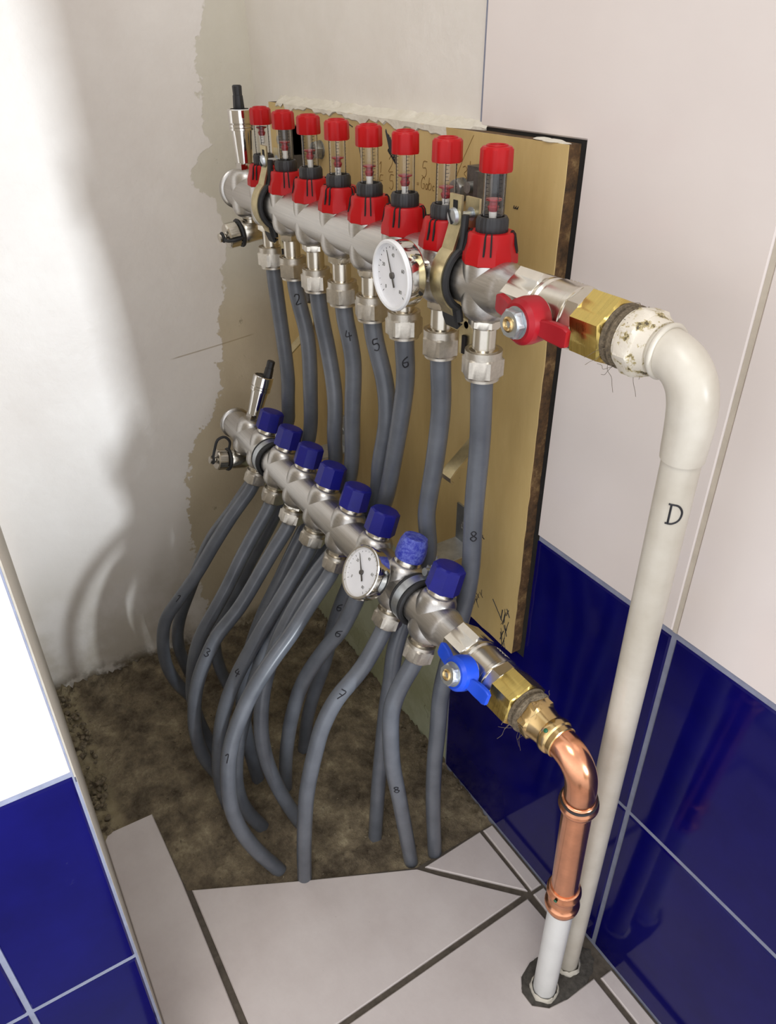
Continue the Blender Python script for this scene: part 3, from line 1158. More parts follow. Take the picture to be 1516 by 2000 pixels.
# ---- lower manifold
LP = [0.136 + .05 * i for i in range(8)]
ret = empty('return_manifold', (0, -.100, .360), 'lower steel manifold with a row of blue plastic caps', 'manifold', rot=(math.radians(-20.3), 0, 0))
make_bar(ret, LP, .0480, .0940)
bc = make_blue_cap(ret)
ft = make_fitting_lower(ret)
for i, x in enumerate(LP):
    if i == 6:
        o1 = make_blue_cap(ret, 'bluecap_worn', True)
    else:
        o1 = bc if i == 0 else dup(bc, ret)
    o1.location = (x, 0, 0)
    o1.rotation_euler = (0, 0, .2 + .31 * i)
    o2 = ft if i == 0 else dup(ft, ret)
    o2.location = (x, 0, 0)
    o2.rotation_euler = (0, 0, .4 + .29 * i)
make_vent(ret, .0940, .004, .003)
make_drain(ret, .0800, True)
make_gauge(ret, LP[6] - .006, .0236, 'chrome', .0440, 48, math.radians(-13))
make_valve(ret, -.006, 'blue_handle', 0.0)
union_nut(ret, -.006)


# ================================================================ clamps and brackets
def ribbon(b, path, w, t, x0=0, mat=0):
    """flat strip running along path in the local yz plane, w wide along x, t thick"""
    P_ = [Vector((0, p[0], p[1])) for p in path]
    rings = []
    for i, p in enumerate(P_):
        a, c = P_[max(0, i - 1)], P_[min(len(P_) - 1, i + 1)]
        d = (c - a).normalized()
        nrm = Vector((0, -d.z, d.y))
        rings.append([Vector((x0 + sx * w / 2, 0, 0)) + p + nrm * t * sn for sx, sn in ((-1, 0), (1, 0), (1, 1), (-1, 1))])
    b.loft(rings, mat=mat)


def make_clamp(name, x, label):
    root = empty(name, (x, -.072, .632), label, 'clamp', 'zinc clamps on the upper manifold')

    def prof(r, top, bot, o=0.0):
        pts_ = [(-.0090 + o, top), (-.0090 + o, .034), (-.0105 + o, .029)]
        for i in range(19):
            a = math.radians(52 - i * 104 / 18)
            pts_.append((-r * math.cos(a), r * math.sin(a)))
        pts_ += [(-.0105, -.026), (-.0080, -.032), (-.0075, bot)]
        return pts_
    b = MB()
    ribbon(b, prof(.0232, .0515, -.034), .0125, -.0016)
    b.box((0, -.0098, .0445), (.0046, .0020, .0072), mat=1)
    b.box((0, -.0098, .0330), (.0046, .0020, .0050), mat=1)
    b.build('front_strap', ['zinc', 'slot'], root)
    b = MB()
    for sx in (-1, 1):
        ring = [(-.0074, .040), (-.0080, .031)]
        for i in range(27):
            a = math.radians(62 - i * 124 / 26)
            ring.append((-.0212 * math.cos(a), .0212 * math.sin(a)))
        ring += [(-.008, -.028)]
        pth = [Vector((sx * .0066, p[0], p[1])) for p in ring]
        b.tube(spline(pth, 2), .0026, 10)
    ribbon(b, prof(.0203, .036, -.030, .0036), .0132, -.0024)
    b.build('rubber_lining', 'rubber', root)
    b = MB()
    ribbon(b, [(.0020, .0485), (.0020, .030), (.0080, .024), (.0210, .012), (.0215, 0), (.0210, -.012), (.0080, -.024), (.0020, -.030), (.0020, -.0560)], .0140, .0018, .001)
    b.box((.0010, .0014, -.0480), (.0042, .0022, .0130), mat=1)
    b.lathe([(.0026, .0020), (.0026, .0618)], 14, frame((.001, 0, -.0340), (0, 1, 0)))
    b.lathe([(.0055, .0600), (.0055, .0616)], 20, frame((.001, 0, -.0340), (0, 1, 0)))
    b.build('rear_plate', ['zinc', 'slot'], root)
    b = MB()
    m = frame((0, -.0106, .0385), (0, -1, 0))
    b.lathe([(.0052, 0), (.0054, .0010), (.0046, .0030), (.0020, .0040), (.0004, .0041)], 28, m)
    b.lathe([(.0022, -.0160), (.0022, 0)], 14, m)
    b.hexnut(.0050, -.0160, -.0125, m, ch=.0004)
    b.box((0, 0, .0040), (.0008, .0092, .0012), m @ Matrix.Rotation(.5, 4, 'Z'), mat=1)
    b.build('screw', ['galv', 'slot'], root)
    return root


make_clamp('manifold_clamp', .1710, 'zinc clamp on the upper manifold between the first two red flow meters from the corner')
make_clamp('manifold_clamp', .4715, 'zinc clamp on the upper manifold beside the white round gauge, before the last red meter')


def make_ring_clamp(x, label):
    root = empty('pipe_clamp', (x, -.100, .360), label, 'clamp', 'rubber-lined ring clamps on the lower manifold', rot=(math.radians(-20.3), 0, 0))
    b = MB()
    for sx in (-.0062, .0062):
        b.torus(.0200, .0024, frame((sx, 0, 0), (1, 0, 0)), 48, 10, sz=1.0)
    b.lathe([(.0178, -.0062), (.0206, -.0062), (.0206, .0062), (.0178, .0062)], 48, XL, cap0=False, cap1=False)
    b.build('rubber_lining', 'rubber', root)
    b = MB()
    b.lathe([(.0204, -.0042), (.0222, -.0042), (.0222, .0042), (.0204, .0042)], 48, XL, cap0=False, cap1=False)
    b.box((0, .0040, .0262), (.0080, .0016, .0110))
    b.box((0, .0085, .0262), (.0080, .0016, .0110))
    b.build('ring', 'galv', root)
    b = MB()
    m = frame((0, -.001, .0272), (0, 1, 0))
    b.lathe([(.0034, 0), (.0038, .0010), (.0038, .0035), (.0020, .0036), (.0020, .0150)], 20, m)
    b.hexnut(.0044, .0100, .0135, m, ch=.0004)
    b.build('screw', 'galv', root)
    return root


make_ring_clamp(.1610, 'black-lined ring clamp on the lower manifold between the first two blue caps from the corner')
make_ring_clamp(.4610, 'black-lined ring clamp on the lower manifold beside the scuffed blue cap')


def make_angle(x, label):
    root = empty('angle_bracket', (x, -.0102, .350), label, 'bracket', 'galvanised angle brackets behind the lower manifold')
    b = MB()
    w_ = .030
    ribbon(b, [(-.0002, .046), (-.0002, .008), (-.0010, .0058), (-.0030, .0050), (-.0520, .0050)], w_, -.0018)
    b.build('plate', 'galv', root)
    b = MB()
    m = frame((-.002, -.0018, .026), (0, -1, 0))
    b.lathe([(.0048, 0), (.0044, .0014), (.0028, .0020), (.0016, .0010)], 24, m)
    b.box((0, 0, .0016), (.0052, .0007, .0010), m)
    b.box((0, 0, .0016), (.0007, .0052, .0010), m)
    b.build('screw', 'bolt', root)
    b = MB()
    m = frame((.012, -.044, .007), (0, 0, 1))
    b.hexnut(.0058, 0, .0044, m, ch=.0004)
    b.lathe([(.0028, -.010), (.0028, .0110)], 16, m)
    b.build('bolt', 'galv', root)
    return root


make_angle(.413, 'galvanised angle bracket on the board beside the rightmost grey pipe')
make_angle(.172, 'galvanised angle bracket mostly hidden behind the second blue cap from the corner')


def make_hook(x, z, label, w_=.0135):
    root = empty('hook_strap', (x, -.0102, z), label, 'strap', 'yellow zinc hook straps on the board')
    b = MB()
    ribbon(b, relax([(-.0004, .050), (-.0004, .030), (-.0004, .012), (-.0030, .004), (-.0090, -.0020), (-.0220, -.0130), (-.0340, -.0215), (-.0370, -.0260), (-.0360, -.0295), (-.0330, -.0300)], 1), w_, -.0016)
    b.build('strip', 'zinc', root)
    b = MB()
    m = frame((0, -.0020, .040), (0, -1, 0))
    b.lathe([(.0075, 0), (.0078, .0020), (.0066, .0050), (.0030, .0064), (.0005, .0066)], 24, m)
    b.build('screw', 'dark_steel', root)


make_hook(.426, .474, 'yellow zinc hook strap low on the board behind the rightmost grey pipe')
make_hook(.104, .478, 'yellow zinc hook strap poking out between the two grey pipes nearest the corner')


def make_hexbolt(x, z, label, rot_):
    o = empty('hex_bolt', (x, -.0102, z), label, 'bolt', 'hex bolts in the board')
    b = MB()
    m = frame((0, 0, 0), (0, -1, 0))
    b.lathe([(.0085, 0), (.0085, .0012)], 28, m)
    b.hexnut(.0086, .0010, .0085, m, ph=rot_)
    b.build('head', 'bolt', o)
    b = MB()
    b.lathe([(.0035, .0080), (.0035, .0092), (.0030, .0096)], 20, m)
    b.build('tip', 'dark_steel', o)


make_hexbolt(.382, .668, 'grey hex bolt in the board just left of the last red flow meter', .45)
make_hexbolt(.145, .673, 'grey hex bolt in the board behind the third red flow meter from the corner', .2)


def make_stub(x, z, h, label):
    o = empty('rail_stub', (x, -.0102, z), label, 'bracket', 'dark steel stubs on the board')
    b = MB()
    b.box((0, -.0060, 0), (.030, .0120, h))
    b.box((.0125, -.0125, -h * .25), (.005, .0250, h * 1.5))
    b.build('channel', 'dark_steel', o)
    b = MB()
    b.lathe([(.004, 0), (.004, .014)], 16, frame((-.004, -.006, 0), (0, -1, 0)))
    b.build('stud', 'bolt', o)


make_stub(.417, .675, .026, 'dark steel stub on the board behind the last red flow meter')
make_stub(.092, .678, .026, 'dark steel stub on the board behind the second red flow meter from the corner')


# ================================================================ grey heating pipes
PATHS = {
    'U1': [(0.1460,-0.0720,0.5740), (0.1460,-0.0714,0.5545), (0.1458,-0.0703,0.5351), (0.1456,-0.0689,0.5156), (0.1452,-0.0675,0.4961), (0.1446,-0.0660,0.4766), (0.1431,-0.0645,0.4568), (0.1398,-0.0630,0.4369), (0.1345,-0.0623,0.4174), (0.1285,-0.0607,0.3996), (0.1231,-0.0595,0.3830), (0.1189,-0.0646,0.3662), (0.1163,-0.0753,0.3499), (0.1156,-0.0877,0.3349), (0.1156,-0.1007,0.3206), (0.1152,-0.1136,0.3062), (0.1145,-0.1264,0.2917), (0.1133,-0.1391,0.2771), (0.1109,-0.1517,0.2626), (0.1072,-0.1634,0.2478), (0.1032,-0.1729,0.2314), (0.0997,-0.1809,0.2140), (0.0963,-0.1886,0.1964), (0.0929,-0.1961,0.1787), (0.0895,-0.2034,0.1610), (0.0862,-0.2107,0.1432), (0.0829,-0.2175,0.1252), (0.0799,-0.2229,0.1067), (0.0771,-0.2263,0.0878), (0.0744,-0.2273,0.0686), (0.0718,-0.2261,0.0494), (0.0693,-0.2234,0.0302), (0.0669,-0.2199,0.0112), (0.0645,-0.2162,-0.0078)],
    'U2': [(0.1960,-0.0720,0.5740), (0.1965,-0.0709,0.5553), (0.1983,-0.0681,0.5368), (0.2004,-0.0652,0.5183), (0.2015,-0.0638,0.4995), (0.2016,-0.0637,0.4806), (0.2004,-0.0637,0.4617), (0.1969,-0.0629,0.4428), (0.1913,-0.0610,0.4240), (0.1853,-0.0593,0.4056), (0.1808,-0.0597,0.3878), (0.1777,-0.0631,0.3704), (0.1754,-0.0696,0.3533), (0.1737,-0.0783,0.3367), (0.1722,-0.0879,0.3206), (0.1707,-0.0977,0.3045), (0.1686,-0.1067,0.2880), (0.1657,-0.1152,0.2714), (0.1627,-0.1240,0.2549), (0.1598,-0.1331,0.2387), (0.1569,-0.1421,0.2223), (0.1542,-0.1508,0.2057), (0.1515,-0.1595,0.1891), (0.1488,-0.1681,0.1725), (0.1461,-0.1766,0.1558), (0.1435,-0.1848,0.1390), (0.1410,-0.1914,0.1217), (0.1387,-0.1947,0.1034), (0.1367,-0.1947,0.0848), (0.1347,-0.1931,0.0660), (0.1328,-0.1904,0.0474), (0.1309,-0.1867,0.0290), (0.1291,-0.1827,0.0106), (0.1273,-0.1787,-0.0078)],
    'U3': [(0.2460,-0.0720,0.5740), (0.2458,-0.0709,0.5550), (0.2454,-0.0683,0.5362), (0.2459,-0.0653,0.5174), (0.2488,-0.0639,0.4988), (0.2532,-0.0637,0.4802), (0.2559,-0.0639,0.4615), (0.2553,-0.0641,0.4427), (0.2523,-0.0641,0.4238), (0.2490,-0.0629,0.4052), (0.2464,-0.0615,0.3868), (0.2444,-0.0647,0.3688), (0.2424,-0.0726,0.3513), (0.2394,-0.0818,0.3338), (0.2357,-0.0911,0.3158), (0.2345,-0.1016,0.2993), (0.2378,-0.1135,0.2854), (0.2429,-0.1258,0.2721), (0.2467,-0.1374,0.2578), (0.2494,-0.1491,0.2430), (0.2518,-0.1607,0.2281), (0.2542,-0.1709,0.2123), (0.2564,-0.1801,0.1957), (0.2587,-0.1886,0.1788), (0.2609,-0.1960,0.1614), (0.2629,-0.2018,0.1434), (0.2649,-0.2058,0.1248), (0.2668,-0.2078,0.1060), (0.2686,-0.2084,0.0870), (0.2703,-0.2086,0.0680), (0.2720,-0.2083,0.0490), (0.2736,-0.2074,0.0300), (0.2752,-0.2061,0.0110), (0.2768,-0.2048,-0.0080)],
    'U4': [(0.2960,-0.0720,0.5740), (0.2963,-0.0705,0.5545), (0.2970,-0.0671,0.5352), (0.2970,-0.0644,0.5158), (0.2957,-0.0637,0.4961), (0.2936,-0.0638,0.4765), (0.2908,-0.0634,0.4570), (0.2872,-0.0621,0.4377), (0.2834,-0.0605,0.4184), (0.2797,-0.0599,0.3990), (0.2770,-0.0616,0.3797), (0.2755,-0.0670,0.3610), (0.2751,-0.0757,0.3431), (0.2744,-0.0861,0.3254), (0.2744,-0.0974,0.3084), (0.2771,-0.1102,0.2935), (0.2811,-0.1240,0.2798), (0.2845,-0.1376,0.2656), (0.2873,-0.1509,0.2507), (0.2902,-0.1638,0.2355), (0.2936,-0.1757,0.2197), (0.2987,-0.1869,0.2046), (0.3056,-0.1980,0.1910), (0.3114,-0.2083,0.1764), (0.3155,-0.2175,0.1598), (0.3190,-0.2257,0.1423), (0.3224,-0.2331,0.1243), (0.3256,-0.2392,0.1058), (0.3286,-0.2434,0.0869), (0.3314,-0.2454,0.0675), (0.3341,-0.2446,0.0481), (0.3365,-0.2407,0.0291), (0.3390,-0.2341,0.0107), (0.3413,-0.2264,-0.0073)],
    'U5': [(0.3460,-0.0720,0.5740), (0.3467,-0.0706,0.5545), (0.3492,-0.0674,0.5353), (0.3528,-0.0645,0.5162), (0.3559,-0.0637,0.4968), (0.3560,-0.0639,0.4773), (0.3522,-0.0640,0.4581), (0.3460,-0.0638,0.4391), (0.3394,-0.0624,0.4199), (0.3331,-0.0598,0.4006), (0.3276,-0.0598,0.3818), (0.3222,-0.0655,0.3638), (0.3178,-0.0761,0.3477), (0.3152,-0.0896,0.3338), (0.3134,-0.1037,0.3206), (0.3130,-0.1180,0.3077), (0.3156,-0.1325,0.2954), (0.3194,-0.1470,0.2826), (0.3228,-0.1604,0.2686), (0.3262,-0.1727,0.2535), (0.3296,-0.1838,0.2376), (0.3328,-0.1935,0.2207), (0.3360,-0.2014,0.2030), (0.3390,-0.2072,0.1844), (0.3419,-0.2113,0.1653), (0.3446,-0.2139,0.1460), (0.3472,-0.2145,0.1265), (0.3496,-0.2134,0.1069), (0.3519,-0.2108,0.0875), (0.3542,-0.2073,0.0682), (0.3563,-0.2029,0.0490), (0.3584,-0.1978,0.0300), (0.3604,-0.1923,0.0112), (0.3624,-0.1864,-0.0076)],
    'U6': [(0.3960,-0.0720,0.5740), (0.3949,-0.0705,0.5560), (0.3910,-0.0670,0.5387), (0.3861,-0.0643,0.5212), (0.3819,-0.0636,0.5033), (0.3781,-0.0638,0.4852), (0.3739,-0.0640,0.4672), (0.3695,-0.0641,0.4492), (0.3649,-0.0641,0.4313), (0.3598,-0.0639,0.4137), (0.3530,-0.0628,0.3970), (0.3456,-0.0622,0.3810), (0.3402,-0.0652,0.3643), (0.3369,-0.0708,0.3470), (0.3341,-0.0771,0.3296), (0.3316,-0.0836,0.3124), (0.3292,-0.0900,0.2952), (0.3265,-0.0961,0.2779), (0.3232,-0.1013,0.2605), (0.3190,-0.1050,0.2430), (0.3142,-0.1074,0.2253), (0.3097,-0.1094,0.2074), (0.3056,-0.1114,0.1895), (0.3015,-0.1133,0.1716), (0.2974,-0.1160,0.1537), (0.2933,-0.1195,0.1361), (0.2893,-0.1233,0.1184), (0.2854,-0.1268,0.1007), (0.2816,-0.1296,0.0828), (0.2780,-0.1319,0.0648), (0.2745,-0.1336,0.0467), (0.2712,-0.1348,0.0285), (0.2680,-0.1357,0.0103), (0.2648,-0.1365,-0.0079)],
    'U7': [(0.4460,-0.0720,0.5740), (0.4454,-0.0708,0.5561), (0.4427,-0.0678,0.5386), (0.4392,-0.0648,0.5211), (0.4363,-0.0637,0.5032), (0.4339,-0.0636,0.4852), (0.4314,-0.0638,0.4672), (0.4284,-0.0640,0.4493), (0.4250,-0.0641,0.4315), (0.4220,-0.0638,0.4136), (0.4219,-0.0624,0.3959), (0.4245,-0.0624,0.3786), (0.4270,-0.0668,0.3618), (0.4285,-0.0744,0.3454), (0.4298,-0.0827,0.3293), (0.4309,-0.0909,0.3131), (0.4316,-0.0980,0.2965), (0.4317,-0.1027,0.2791), (0.4310,-0.1046,0.2612), (0.4299,-0.1057,0.2431), (0.4290,-0.1077,0.2251), (0.4282,-0.1098,0.2071), (0.4275,-0.1113,0.1890), (0.4267,-0.1125,0.1709), (0.4260,-0.1137,0.1528), (0.4253,-0.1149,0.1346), (0.4247,-0.1162,0.1165), (0.4240,-0.1174,0.0984), (0.4234,-0.1185,0.0803), (0.4228,-0.1193,0.0621), (0.4222,-0.1201,0.0440), (0.4216,-0.1208,0.0258), (0.4210,-0.1215,0.0083), (0.4205,-0.1222,-0.0080)],
    'U8': [(0.4960,-0.0720,0.5740), (0.4955,-0.0710,0.5563), (0.4932,-0.0683,0.5389), (0.4904,-0.0654,0.5216), (0.4886,-0.0639,0.5039), (0.4878,-0.0637,0.4860), (0.4873,-0.0638,0.4681), (0.4864,-0.0633,0.4499), (0.4850,-0.0620,0.4315), (0.4838,-0.0605,0.4132), (0.4836,-0.0602,0.3957), (0.4839,-0.0615,0.3785), (0.4841,-0.0640,0.3612), (0.4845,-0.0678,0.3438), (0.4849,-0.0723,0.3265), (0.4854,-0.0770,0.3092), (0.4858,-0.0814,0.2919), (0.4859,-0.0850,0.2744), (0.4855,-0.0869,0.2567), (0.4845,-0.0870,0.2389), (0.4834,-0.0865,0.2211), (0.4824,-0.0864,0.2032), (0.4816,-0.0867,0.1854), (0.4807,-0.0868,0.1675), (0.4799,-0.0865,0.1496), (0.4791,-0.0860,0.1318), (0.4784,-0.0852,0.1139), (0.4777,-0.0842,0.0961), (0.4770,-0.0830,0.0782), (0.4763,-0.0816,0.0604), (0.4757,-0.0802,0.0426), (0.4751,-0.0786,0.0248), (0.4744,-0.0772,0.0077), (0.4739,-0.0758,-0.0080)],
    'L1': [(0.1360,-0.1118,0.3281), (0.1358,-0.1166,0.3177), (0.1353,-0.1233,0.3084), (0.1345,-0.1312,0.2996), (0.1337,-0.1390,0.2908), (0.1328,-0.1466,0.2819), (0.1318,-0.1539,0.2727), (0.1307,-0.1610,0.2633), (0.1296,-0.1679,0.2538), (0.1286,-0.1747,0.2443), (0.1275,-0.1814,0.2346), (0.1265,-0.1880,0.2249), (0.1255,-0.1948,0.2153), (0.1245,-0.2019,0.2060), (0.1234,-0.2093,0.1969), (0.1224,-0.2170,0.1880), (0.1214,-0.2247,0.1791), (0.1204,-0.2324,0.1703), (0.1194,-0.2397,0.1612), (0.1184,-0.2454,0.1511), (0.1175,-0.2492,0.1401), (0.1167,-0.2517,0.1286), (0.1159,-0.2535,0.1170), (0.1151,-0.2547,0.1053), (0.1143,-0.2552,0.0936), (0.1136,-0.2549,0.0818), (0.1129,-0.2537,0.0702), (0.1122,-0.2517,0.0586), (0.1115,-0.2490,0.0471), (0.1108,-0.2456,0.0359), (0.1101,-0.2415,0.0249), (0.1094,-0.2368,0.0141), (0.1087,-0.2319,0.0034), (0.1080,-0.2268,-0.0072)],
    'L2': [(0.1860,-0.1118,0.3281), (0.1862,-0.1165,0.3178), (0.1869,-0.1229,0.3084), (0.1880,-0.1304,0.2997), (0.1890,-0.1379,0.2909), (0.1901,-0.1453,0.2821), (0.1911,-0.1525,0.2731), (0.1921,-0.1597,0.2641), (0.1931,-0.1665,0.2548), (0.1941,-0.1731,0.2454), (0.1951,-0.1798,0.2360), (0.1961,-0.1867,0.2268), (0.1971,-0.1939,0.2178), (0.1981,-0.2013,0.2089), (0.1991,-0.2087,0.2001), (0.2001,-0.2161,0.1913), (0.2011,-0.2230,0.1821), (0.2021,-0.2289,0.1723), (0.2030,-0.2338,0.1619), (0.2039,-0.2377,0.1510), (0.2048,-0.2410,0.1400), (0.2056,-0.2437,0.1288), (0.2064,-0.2461,0.1175), (0.2072,-0.2480,0.1061), (0.2080,-0.2490,0.0947), (0.2088,-0.2493,0.0831), (0.2095,-0.2488,0.0716), (0.2102,-0.2479,0.0601), (0.2109,-0.2464,0.0487), (0.2116,-0.2444,0.0373), (0.2123,-0.2421,0.0260), (0.2130,-0.2396,0.0147), (0.2136,-0.2370,0.0035), (0.2143,-0.2345,-0.0078)],
    'L3': [(0.2360,-0.1118,0.3281), (0.2361,-0.1167,0.3177), (0.2365,-0.1235,0.3083), (0.2370,-0.1314,0.2996), (0.2375,-0.1392,0.2907), (0.2380,-0.1467,0.2817), (0.2384,-0.1541,0.2725), (0.2389,-0.1614,0.2632), (0.2393,-0.1687,0.2540), (0.2398,-0.1762,0.2449), (0.2402,-0.1839,0.2360), (0.2407,-0.1923,0.2278), (0.2411,-0.2013,0.2202), (0.2416,-0.2104,0.2128), (0.2421,-0.2186,0.2044), (0.2425,-0.2254,0.1949), (0.2429,-0.2316,0.1849), (0.2433,-0.2375,0.1747), (0.2438,-0.2429,0.1642), (0.2442,-0.2475,0.1534), (0.2445,-0.2512,0.1422), (0.2449,-0.2543,0.1309), (0.2453,-0.2568,0.1193), (0.2456,-0.2588,0.1077), (0.2459,-0.2602,0.0960), (0.2463,-0.2609,0.0843), (0.2466,-0.2609,0.0725), (0.2469,-0.2604,0.0607), (0.2472,-0.2592,0.0490), (0.2475,-0.2573,0.0374), (0.2478,-0.2545,0.0259), (0.2480,-0.2510,0.0147), (0.2483,-0.2471,0.0036), (0.2486,-0.2432,-0.0076)],
    'L4': [(0.2860,-0.1118,0.3281), (0.2862,-0.1163,0.3178), (0.2867,-0.1223,0.3083), (0.2876,-0.1293,0.2995), (0.2887,-0.1365,0.2910), (0.2898,-0.1438,0.2826), (0.2908,-0.1511,0.2743), (0.2918,-0.1586,0.2660), (0.2927,-0.1661,0.2578), (0.2936,-0.1736,0.2495), (0.2943,-0.1808,0.2411), (0.2944,-0.1876,0.2318), (0.2942,-0.1942,0.2222), (0.2938,-0.2007,0.2124), (0.2923,-0.2069,0.2015), (0.2911,-0.2129,0.1906), (0.2911,-0.2189,0.1805), (0.2914,-0.2245,0.1705), (0.2917,-0.2294,0.1602), (0.2920,-0.2338,0.1496), (0.2922,-0.2377,0.1389), (0.2925,-0.2410,0.1279), (0.2928,-0.2438,0.1168), (0.2931,-0.2462,0.1056), (0.2933,-0.2484,0.0944), (0.2936,-0.2504,0.0832), (0.2938,-0.2520,0.0718), (0.2940,-0.2531,0.0604), (0.2943,-0.2539,0.0490), (0.2945,-0.2541,0.0376), (0.2947,-0.2537,0.0262), (0.2949,-0.2526,0.0148), (0.2951,-0.2512,0.0034), (0.2953,-0.2498,-0.0080)],
    'L5': [(0.3360,-0.1118,0.3281), (0.3366,-0.1172,0.3178), (0.3384,-0.1254,0.3093), (0.3409,-0.1352,0.3019), (0.3434,-0.1449,0.2945), (0.3458,-0.1543,0.2866), (0.3482,-0.1634,0.2785), (0.3506,-0.1728,0.2707), (0.3530,-0.1827,0.2635), (0.3554,-0.1927,0.2564), (0.3579,-0.2025,0.2490), (0.3603,-0.2119,0.2412), (0.3627,-0.2208,0.2328), (0.3651,-0.2291,0.2239), (0.3675,-0.2367,0.2143), (0.3698,-0.2437,0.2042), (0.3721,-0.2501,0.1938), (0.3743,-0.2554,0.1827), (0.3764,-0.2596,0.1712), (0.3784,-0.2627,0.1593), (0.3804,-0.2650,0.1472), (0.3823,-0.2666,0.1349), (0.3841,-0.2677,0.1226), (0.3858,-0.2679,0.1103), (0.3875,-0.2671,0.0980), (0.3891,-0.2655,0.0857), (0.3906,-0.2630,0.0736), (0.3921,-0.2599,0.0616), (0.3936,-0.2561,0.0498), (0.3951,-0.2519,0.0382), (0.3965,-0.2471,0.0267), (0.3980,-0.2420,0.0154), (0.3994,-0.2369,0.0041), (0.4008,-0.2320,-0.0073)],
    'L6': [(0.3860,-0.1118,0.3281), (0.3855,-0.1152,0.3182), (0.3831,-0.1177,0.3081), (0.3797,-0.1197,0.2980), (0.3761,-0.1218,0.2880), (0.3726,-0.1242,0.2780), (0.3691,-0.1275,0.2683), (0.3659,-0.1322,0.2592), (0.3627,-0.1376,0.2503), (0.3597,-0.1428,0.2413), (0.3567,-0.1476,0.2320), (0.3538,-0.1522,0.2226), (0.3509,-0.1564,0.2131), (0.3481,-0.1602,0.2033), (0.3455,-0.1634,0.1933), (0.3430,-0.1661,0.1831), (0.3406,-0.1684,0.1727), (0.3383,-0.1703,0.1623), (0.3360,-0.1721,0.1519), (0.3337,-0.1737,0.1413), (0.3316,-0.1751,0.1308), (0.3294,-0.1763,0.1202), (0.3274,-0.1773,0.1096), (0.3254,-0.1782,0.0990), (0.3234,-0.1791,0.0884), (0.3214,-0.1798,0.0777), (0.3195,-0.1804,0.0670), (0.3176,-0.1809,0.0564), (0.3158,-0.1812,0.0457), (0.3140,-0.1814,0.0350), (0.3123,-0.1815,0.0242), (0.3105,-0.1815,0.0135), (0.3088,-0.1816,0.0028), (0.3070,-0.1817,-0.0079)],
    'L7': [(0.4360,-0.1118,0.3281), (0.4359,-0.1158,0.3180), (0.4356,-0.1206,0.3082), (0.4351,-0.1259,0.2986), (0.4346,-0.1315,0.2891), (0.4340,-0.1375,0.2800), (0.4335,-0.1446,0.2717), (0.4331,-0.1526,0.2643), (0.4326,-0.1606,0.2569), (0.4322,-0.1677,0.2486), (0.4318,-0.1736,0.2394), (0.4314,-0.1786,0.2296), (0.4310,-0.1829,0.2195), (0.4306,-0.1863,0.2091), (0.4303,-0.1891,0.1985), (0.4299,-0.1918,0.1879), (0.4296,-0.1945,0.1773), (0.4293,-0.1969,0.1666), (0.4289,-0.1992,0.1558), (0.4286,-0.2013,0.1451), (0.4283,-0.2031,0.1342), (0.4280,-0.2046,0.1234), (0.4277,-0.2058,0.1125), (0.4275,-0.2069,0.1015), (0.4272,-0.2078,0.0906), (0.4269,-0.2087,0.0797), (0.4267,-0.2096,0.0687), (0.4264,-0.2104,0.0578), (0.4261,-0.2111,0.0468), (0.4259,-0.2118,0.0359), (0.4257,-0.2123,0.0249), (0.4254,-0.2128,0.0139), (0.4252,-0.2133,0.0030), (0.4249,-0.2138,-0.0080)],
    'L8': [(0.4860,-0.1118,0.3281), (0.4858,-0.1156,0.3184), (0.4850,-0.1201,0.3091), (0.4838,-0.1248,0.2998), (0.4827,-0.1290,0.2903), (0.4818,-0.1325,0.2806), (0.4811,-0.1351,0.2705), (0.4804,-0.1366,0.2602), (0.4798,-0.1369,0.2498), (0.4791,-0.1367,0.2394), (0.4786,-0.1362,0.2289), (0.4780,-0.1357,0.2185), (0.4774,-0.1350,0.2081), (0.4769,-0.1342,0.1977), (0.4763,-0.1331,0.1873), (0.4758,-0.1318,0.1770), (0.4753,-0.1303,0.1666), (0.4748,-0.1286,0.1563), (0.4744,-0.1269,0.1460), (0.4739,-0.1251,0.1357), (0.4734,-0.1235,0.1254), (0.4730,-0.1219,0.1151), (0.4725,-0.1203,0.1048), (0.4721,-0.1188,0.0945), (0.4716,-0.1172,0.0841), (0.4712,-0.1157,0.0738), (0.4708,-0.1142,0.0635), (0.4704,-0.1126,0.0531), (0.4700,-0.1111,0.0428), (0.4696,-0.1095,0.0325), (0.4692,-0.1080,0.0221), (0.4688,-0.1065,0.0118), (0.4684,-0.1050,0.0017), (0.4680,-0.1035,-0.0079)],
}
ORD = ['first', 'second', 'third', 'fourth', 'fifth', 'sixth', 'seventh', 'eighth']
MARKS = [
    ('U2', '2', (0.196, -0.069, 0.547)), ('U4', '4', (0.296, -0.068, 0.543)), ('U5', '5', (0.346, -0.069, 0.548)),
    ('U6', '6', (0.396, -0.071, 0.551)), ('U8', '8', (0.491, -0.062, 0.431)), ('L1', '1', (0.121, -0.222, 0.182)),
    ('L3', '3', (0.243, -0.227, 0.192)), ('L4', '4', (0.291, -0.210, 0.194)), ('L6', '6', (0.370, -0.126, 0.272)),
    ('U6', '6', (0.318, -0.096, 0.262)), ('L7', '7', (0.432, -0.161, 0.256)), ('L8', '8', (0.475, -0.128, 0.154)),
    ('L5', '1', (0.376, -0.259, 0.174)),
]
FACE = Vector((0.70, -0.46, 0.54)).normalized()      # the open side of the niche, where the installer stood to write


